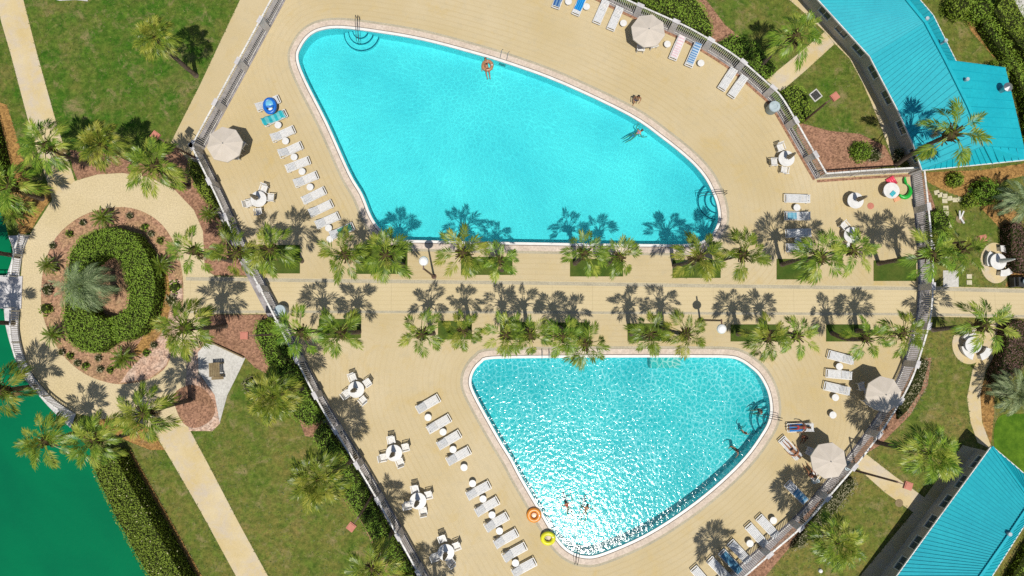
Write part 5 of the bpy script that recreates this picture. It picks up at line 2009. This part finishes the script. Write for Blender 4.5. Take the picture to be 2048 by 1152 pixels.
handrail((718, 40), (717, 84), 'steel handrail at the steps in the upper left of the upper pool')
handrail((1448, 388), (1400, 391), 'steel handrail at the right steps of the upper pool')
handrail((1556, 836), (1512, 828), 'steel handrail at the steps of the lower pool')
handrail((1150, 1122), (1158, 1090), 'thin handrail at the bottom tip of the lower pool')

# ================================================================== FLOATS
FM = {k: plain(k, c_, tuple(v * 0.85 for v in c_), 3, 0.35, 0.5, obj=True) for k, c_ in
      {'orange vinyl': (0.75, 0.27, 0.03), 'yellow vinyl': (0.70, 0.68, 0.02), 'blue vinyl': (0.01, 0.14, 0.55), 'light blue vinyl': (0.16, 0.48, 0.68), 'green vinyl': (0.02, 0.42, 0.05), 'pink vinyl': (0.70, 0.07, 0.12), 'salmon vinyl': (0.72, 0.36, 0.2), 'brown vinyl': (0.42, 0.22, 0.11)}.items()}


def swim_ring(px, z, Rr, r_, m, lab, rz=0.0, seat=None):
    c = P(px[0], px[1], z)
    mb = MB()
    mb.torus(Rr, r_, 32, 10)
    t = tag(mb.build('swim_ring', FM[m], None, (c.x, c.y, z), rz, True), lab, 'swim ring')
    mb = MB()
    mb.lathe([(0.03, r_ * 0.85), (0.045, r_ * 1.1), (0.02, r_ * 1.12)], 10, (Rr, 0, 0))
    mb.build('valve', M['lampwhite'], t)
    return t


t = swim_ring((1068, 1030), 0.17, 0.40, 0.17, 'orange vinyl', 'orange swim ring on the edge of the lower pool')
mb = MB()
mb.lathe([(0.2, -0.02), (0.17, 0.04), (0.05, 0.05)], 20)
mb.build('inner_seat', FM['salmon vinyl'], t)
t = swim_ring((1096, 1076), 0.17, 0.42, 0.16, 'yellow vinyl', 'yellow swim ring tipped on the edge of the lower pool', 0.5)
t.rotation_euler = (R(14), R(-10), 0.5)
t.location.z = 0.26
c = P(540, 212, 0.62)
t = thing('swim_float', 'big blue oval seat float lying on the first lounger of the left row', 'float', (c.x, c.y, 0.55), 0.15)
mb = MB()
mb.torus(0.46, 0.15, 32, 10, (0, 0, 0.1), 0, 0.88, 1.12)
mb.build('ring', FM['blue vinyl'], t, smooth=True)
mb = MB()
mb.lathe([(0.36, 0.0), (0.38, 0.1), (0.25, 0.2), (0.03, 0.22)], 22, (0, 0.2, 0.02))
mb.build('back_cushion', FM['light blue vinyl'], t, smooth=True)
mb = MB()
mb.lathe([(0.2, 0.0), (0.2, 0.06), (0.1, 0.1)], 20, (0.02, -0.3, 0.02))
mb.build('seat', M['lampwhite'], t, smooth=True)
mb = MB()
mb.tube([(-0.38, -0.07, 0.22), (0, -0.1, 0.26), (0.38, -0.07, 0.22)], 0.07, 10)
mb.build('crossbar', FM['blue vinyl'], t, smooth=True)
c = P(1810, 380, 0.3)
t = thing('swim_float', 'bright green curved float curled beside the corner table', 'float', (c.x, c.y, 0.2), 0)
mb = MB()
pts = [Vector((0.48 * math.cos(a), 0.55 * math.sin(a), 0)) for a in [R(-140 + k * 18) for k in range(13)]]
mb.tube(pts, [0.06 + 0.12 * math.sin(math.pi * min(1, (k + 1) / 11)) for k in range(13)], 10)
mb.build('body', FM['green vinyl'], t, smooth=True)
mb = MB()
mb.tube([pts[-1] * 0.98, pts[-1] + Vector((-0.05, 0.28, 0.03)), pts[-1] + Vector((-0.02, 0.5, 0.03))], [0.12, 0.10, 0.05], 10)
mb.build('head', FM['green vinyl'], t, smooth=True)
c = P(1783, 363, 0.1)
mb = MB()
for k in range(4):
    mb.tube([(-0.26 + k * 0.17, -0.34, 0.09), (-0.26 + k * 0.17, 0.34, 0.09)], 0.092, 10)
tag(mb.build('pool_raft', FM['pink vinyl'], None, (c.x, c.y, 0.02), R(30), True), 'pink raft lying behind the corner table', 'float')
c = P(1786, 387, 0.8)
tag(towel_o := MB().box((0, 0, 0.02), (0.42, 0.3, 0.05)).build('folded_towel', towel_mat('teal folded towel', (0.04, 0.36, 0.44), (0.1, 0.5, 0.55), 8), None, (c.x, c.y, 0.75), 0.8), 'folded teal towel on the corner table', 'towel')
c = P(1794, 398, 0.1)
tag(MB().box((0, 0, 0.05), (0.5, 0.32, 0.1)).box((0, 0, 0.11), (0.36, 0.2, 0.04)).build('beach_bag', FM['salmon vinyl'], None, (c.x, c.y, 0.012), 0.4), 'salmon beach bag on the deck below the corner table', 'bag')

# ================================================================== PEOPLE
SK = {k: plain('skin ' + k, v, tuple(q * 0.85 for q in v), 5, 0.5, 0.3, obj=True) for k, v in {'tan': (0.36, 0.16, 0.08), 'fair': (0.48, 0.25, 0.16), 'deep': (0.17, 0.07, 0.035)}.items()}
HM = plain('dark hair', (0.02, 0.013, 0.01), None, 20, 0.5, obj=True)
HB = plain('brown hair', (0.10, 0.05, 0.025), None, 20, 0.5, obj=True)
CL = {k: plain(k + ' swimwear', v, None, 8, 0.8, 0.2, obj=True) for k, v in {'black': (0.015, 0.015, 0.018), 'navy': (0.02, 0.05, 0.16), 'red': (0.40, 0.04, 0.05), 'white': (0.7, 0.7, 0.7), 'lilac': (0.25, 0.22, 0.45)}.items()}

POSES = {
    # joint: place (x right, y forward, z up); trunk and head, then right and left limbs
    'walk': dict(pel=(0, 0, .93), spi=(0, .02, 1.12), che=(0, .03, 1.32), nec=(0, .03, 1.47), hea=(0, .07, 1.60), top=(0, .06, 1.70), nose=(0, .18, 1.60),
                 sh=(.19, .03, 1.40), el=(.27, -.04, 1.13), wr=(.25, .16, .93), hd=(.24, .22, .87), hip=(.10, 0, .90), kn=(.11, .20, .50), an=(.11, .12, .08), to=(.12, .32, .03),
                 sh2=(-.19, .03, 1.40), el2=(-.27, .0, 1.13), wr2=(-.24, .2, .98), hd2=(-.22, .26, .94), hip2=(-.10, 0, .90), kn2=(-.11, -.02, .48), an2=(-.11, -.26, .12), to2=(-.12, -.1, .03)),
    'recline': dict(pel=(0, 0, .10), spi=(0, -.18, .16), che=(0, -.36, .26), nec=(0, -.50, .36), hea=(0, -.62, .44), top=(0, -.72, .48), nose=(0, -.60, .56),
                    sh=(.19, -.42, .30), el=(.36, -.22, .18), wr=(.42, .0, .16), hd=(.42, .08, .14), hip=(.10, .02, .10), kn=(.13, .42, .22), an=(.10, .80, .08), to=(.12, .90, .18),
                    sh2=(-.19, -.42, .30), el2=(-.36, -.22, .18), wr2=(-.40, .02, .16), hd2=(-.40, .1, .14), hip2=(-.10, .02, .10), kn2=(-.12, .42, .18), an2=(-.10, .82, .06), to2=(-.11, .92, .16)),
    'swim': dict(pel=(0, 0, -.12), spi=(0, .2, -.08), che=(0, .4, -.03), nec=(0, .54, .02), hea=(0, .66, .08), top=(0, .76, .13), nose=(0, .74, .0),
                 sh=(.19, .44, -.02), el=(.44, .40, -.06), wr=(.56, .62, -.04), hd=(.58, .70, -.04), hip=(.10, -.02, -.12), kn=(.16, -.40, -.22), an=(.14, -.8, -.2), to=(.16, -.95, -.22),
                 sh2=(-.19, .44, -.02), el2=(-.44, .40, -.06), wr2=(-.54, .62, -.04), hd2=(-.56, .7, -.04), hip2=(-.10, -.02, -.12), kn2=(-.18, -.38, -.24), an2=(-.16, -.78, -.26), to2=(-.2, -.92, -.26)),
    'wade': dict(pel=(0, 0, -.28), spi=(0, .02, -.1), che=(0, .03, .10), nec=(0, .03, .25), hea=(0, .07, .38), top=(0, .06, .48), nose=(0, .18, .38),
                 sh=(.19, .03, .18), el=(.36, .12, .0), wr=(.40, .34, .0), hd=(.38, .42, .0), hip=(.10, 0, -.3), kn=(.12, .10, -.65), an=(.12, .0, -.98), to=(.12, .18, -1.0),
                 sh2=(-.19, .03, .18), el2=(-.38, .06, .0), wr2=(-.48, .26, .0), hd2=(-.48, .34, .0), hip2=(-.10, 0, -.3), kn2=(-.12, .05, -.65), an2=(-.12, -.1, -.98), to2=(-.12, .08, -1.0)),
    'sit': dict(pel=(0, 0, .12), spi=(0, -.03, .3), che=(0, -.02, .5), nec=(0, .02, .65), hea=(0, .07, .78), top=(0, .06, .88), nose=(0, .18, .77),
                sh=(.19, -.02, .58), el=(.26, .12, .34), wr=(.16, .32, .3), hd=(.12, .38, .28), hip=(.10, .02, .1), kn=(.15, .42, .24), an=(.13, .66, -.10), to=(.13, .84, -.18),
                sh2=(-.19, -.02, .58), el2=(-.27, .08, .34), wr2=(-.2, .30, .3), hd2=(-.16, .37, .28), hip2=(-.10, .02, .1), kn2=(-.15, .42, .2), an2=(-.16, .62, -.14), to2=(-.16, .8, -.2)),
}


def skinned(name, vs, es, rr, m, parent, sub=1):
    me = bpy.data.meshes.new(name)
    me.from_pydata(vs, es, [])
    me.materials.append(m)
    o = link(name, me, parent)
    md = o.modifiers.new('skin', 'SKIN')
    md.use_smooth_shade = True
    lay = me.skin_vertices[0].data
    for i, r_ in enumerate(rr):
        lay[i].radius = (r_, r_)
    lay[0].use_root = True
    s = o.modifiers.new('subsurf', 'SUBSURF')
    s.levels = s.render_levels = sub
    return o


def person(pose, px, z, rz, label, skin='tan', suit='black', hair=HM, top=False, long_hair=False, s=1.0):
    j = {k: Vector(v) for k, v in POSES[pose].items()}
    c = P(px[0], px[1], z + 0.2)
    t = thing('person', label, 'person', (c.x, c.y, z), rz)
    t.scale = (s, s, s)
    order = ['pel', 'spi', 'che', 'nec', 'hea', 'top']
    rad = dict(pel=.125, spi=.115, che=.125, nec=.052, hea=.088, top=.055, sh=.055, el=.040, wr=.027, hd=.030, hip=.085, kn=.055, an=.036, to=.026)
    vs, es, rr, ix = [], [], [], {}

    def av(k, p, r_):
        ix[k] = len(vs)
        vs.append(tuple(p))
        rr.append(r_)

    for k in order:
        av(k, j[k], rad[k])
    es += [(0, 1), (1, 2), (2, 3), (3, 4), (4, 5)]
    for sfx in ('', '2'):
        for chain, root in ((('sh', 'el', 'wr', 'hd'), 'che'), (('hip', 'kn', 'an', 'to'), 'pel')):
            prev = root
            for k in chain:
                av(k + sfx, j[k + sfx], rad[k])
                es.append((ix[prev], ix[k + sfx]))
                prev = k + sfx
        # five fingers leave the palm
        f = (j['hd' + sfx] - j['wr' + sfx]).normalized()
        sd = f.cross(Vector((0, 0, 1)))
        sd = sd.normalized() if sd.length > 0.1 else Vector((1, 0, 0))
        for q, (o_, ln) in enumerate(((-.03, .075), (-.01, .09), (.01, .085), (.03, .065))):
            av('f%d%s' % (q, sfx), j['hd' + sfx] + f * ln + sd * o_ + Vector((0, 0, -.015)), .009)
            es.append((ix['hd' + sfx], ix['f%d%s' % (q, sfx)]))
        av('t' + sfx, j['hd' + sfx] - f * .01 + sd * (.055 if sfx else -.055) + f * .03, .010)
        es.append((ix['hd' + sfx], ix['t' + sfx]))
    av('nose', j['hea'].lerp(j['nose'], 0.92), .02)
    es.append((ix['hea'], ix['nose']))
    skinned('body', vs, es, rr, SK[skin], t)
    # swim shorts follow hips and thighs
    a, b1, b2 = j['pel'], j['hip'].lerp(j['kn'], .45), j['hip2'].lerp(j['kn2'], .45)
    skinned('shorts', [a.lerp(j['spi'], .35), a, j['hip'], b1, j['hip2'], b2], [(0, 1), (1, 2), (2, 3), (1, 4), (4, 5)], [.128, .138, .1, .082, .1, .082], CL[suit], t)
    if top:
        skinned('top', [j['spi'].lerp(j['che'], .3), j['che'], j['che'].lerp(j['nec'], .3)], [(0, 1), (1, 2)], [.13, .142, .12], CL[suit], t)
    hd, tp = j['hea'], j['top']
    ax = (tp - hd).normalized()
    fw = (j['nose'] - hd).normalized()
    hv = [hd + ax * .03 - fw * .05, hd + ax * .09 - fw * .02, hd - ax * .04 - fw * .075]
    he, hr = [(0, 1), (0, 2)], [.088, .07, .06]
    if long_hair:
        hv.append(hd - ax * .2 - fw * .1)
        he.append((2, 3))
        hr.append(.055)
    skinned('hair', hv, he, hr, hair, t)
    return t


swim_ring((975, 131), 0.0, 0.36, 0.13, 'brown vinyl', 'brown orange swim ring round a bather at the ladder of the upper pool')
person('recline', (974, 136), -0.08, R(190), 'person in black swimwear floating in the brown orange swim ring', 'tan', 'black', HB, top=True)
person('walk', (1271, 204), 0.01, R(165), 'bare chested person in dark shorts walking beside the upper pool', 'tan', 'navy', HM)
person('swim', (1270, 268), -0.12, R(-60), 'person in lilac swimwear swimming in the upper pool', 'fair', 'lilac', HB, top=True)
person('wade', (1474, 900), -0.12, R(120), 'person with dark hair wading in the lower pool away from the steps', 'tan', 'black', HM, long_hair=True, top=True)
person('wade', (1490, 866), -0.14, R(-40), 'person in red swimwear wading beside the lower pool steps', 'fair', 'red', HB, s=0.85)
person('sit', (1519, 822), -0.45, R(100), 'person in navy sitting on the lower pool steps', 'fair', 'navy', HB, s=0.9)
person('swim', (1137, 1021), -0.12, R(20), 'person in red swimming left of the other swimmer in the glare', 'tan', 'red', HM, top=True)
person('swim', (1171, 1028), -0.12, R(-15), 'person in navy swimming right of the other swimmer in the glare', 'tan', 'navy', HM)
tt, c, rz = LG[(1600, 855)]
person('recline', (1599, 855), 0.33, rz - math.pi / 2, 'dark tanned person in red lying on the blue towel lounger', 'deep', 'red', HM, top=True)
tt, c, rz = LG[(1580, 896)]
person('recline', (1585, 900), 0.34, rz - math.pi / 2, 'person in black lying on the slanted lounger', 'tan', 'black', HM, top=True)
person('sit', (1623, 950), 0.42, R(20), 'person in navy sitting on a chair left of the lower umbrella', 'tan', 'navy', HM, top=True)
person('sit', (1609, 873), 0.13, R(170), 'person in red crouching beside the umbrella shade', 'deep', 'red', HM, top=True, s=0.8)

c = P(1631, 962, 0.2)
t = thing('beach_bag', 'pale blue beach bag on the deck below the lower umbrella', 'bag', (c.x, c.y, 0.012), 0.3)
mb = MB()
mb.box((0, 0, 0.17), (0.5, 0.26, 0.34))
mb.build('body', M['binlid'], t)
mb = MB()
mb.tube([(-0.15, 0, 0.34), (-0.1, 0, 0.5), (0.1, 0, 0.5), (0.15, 0, 0.34)], 0.02, 8)
mb.build('strap', M['dark'], t)

c = P(1741, 412)
mb = MB()
mb.lathe([(0.26, 0.0), (0.26, 0.022), (0.2, 0.026)], 20)
tag(mb.build('deck_drain', M['rust'], None, (c.x, c.y, 0.006)), 'small rusty round drain in the northeast deck', 'drain')
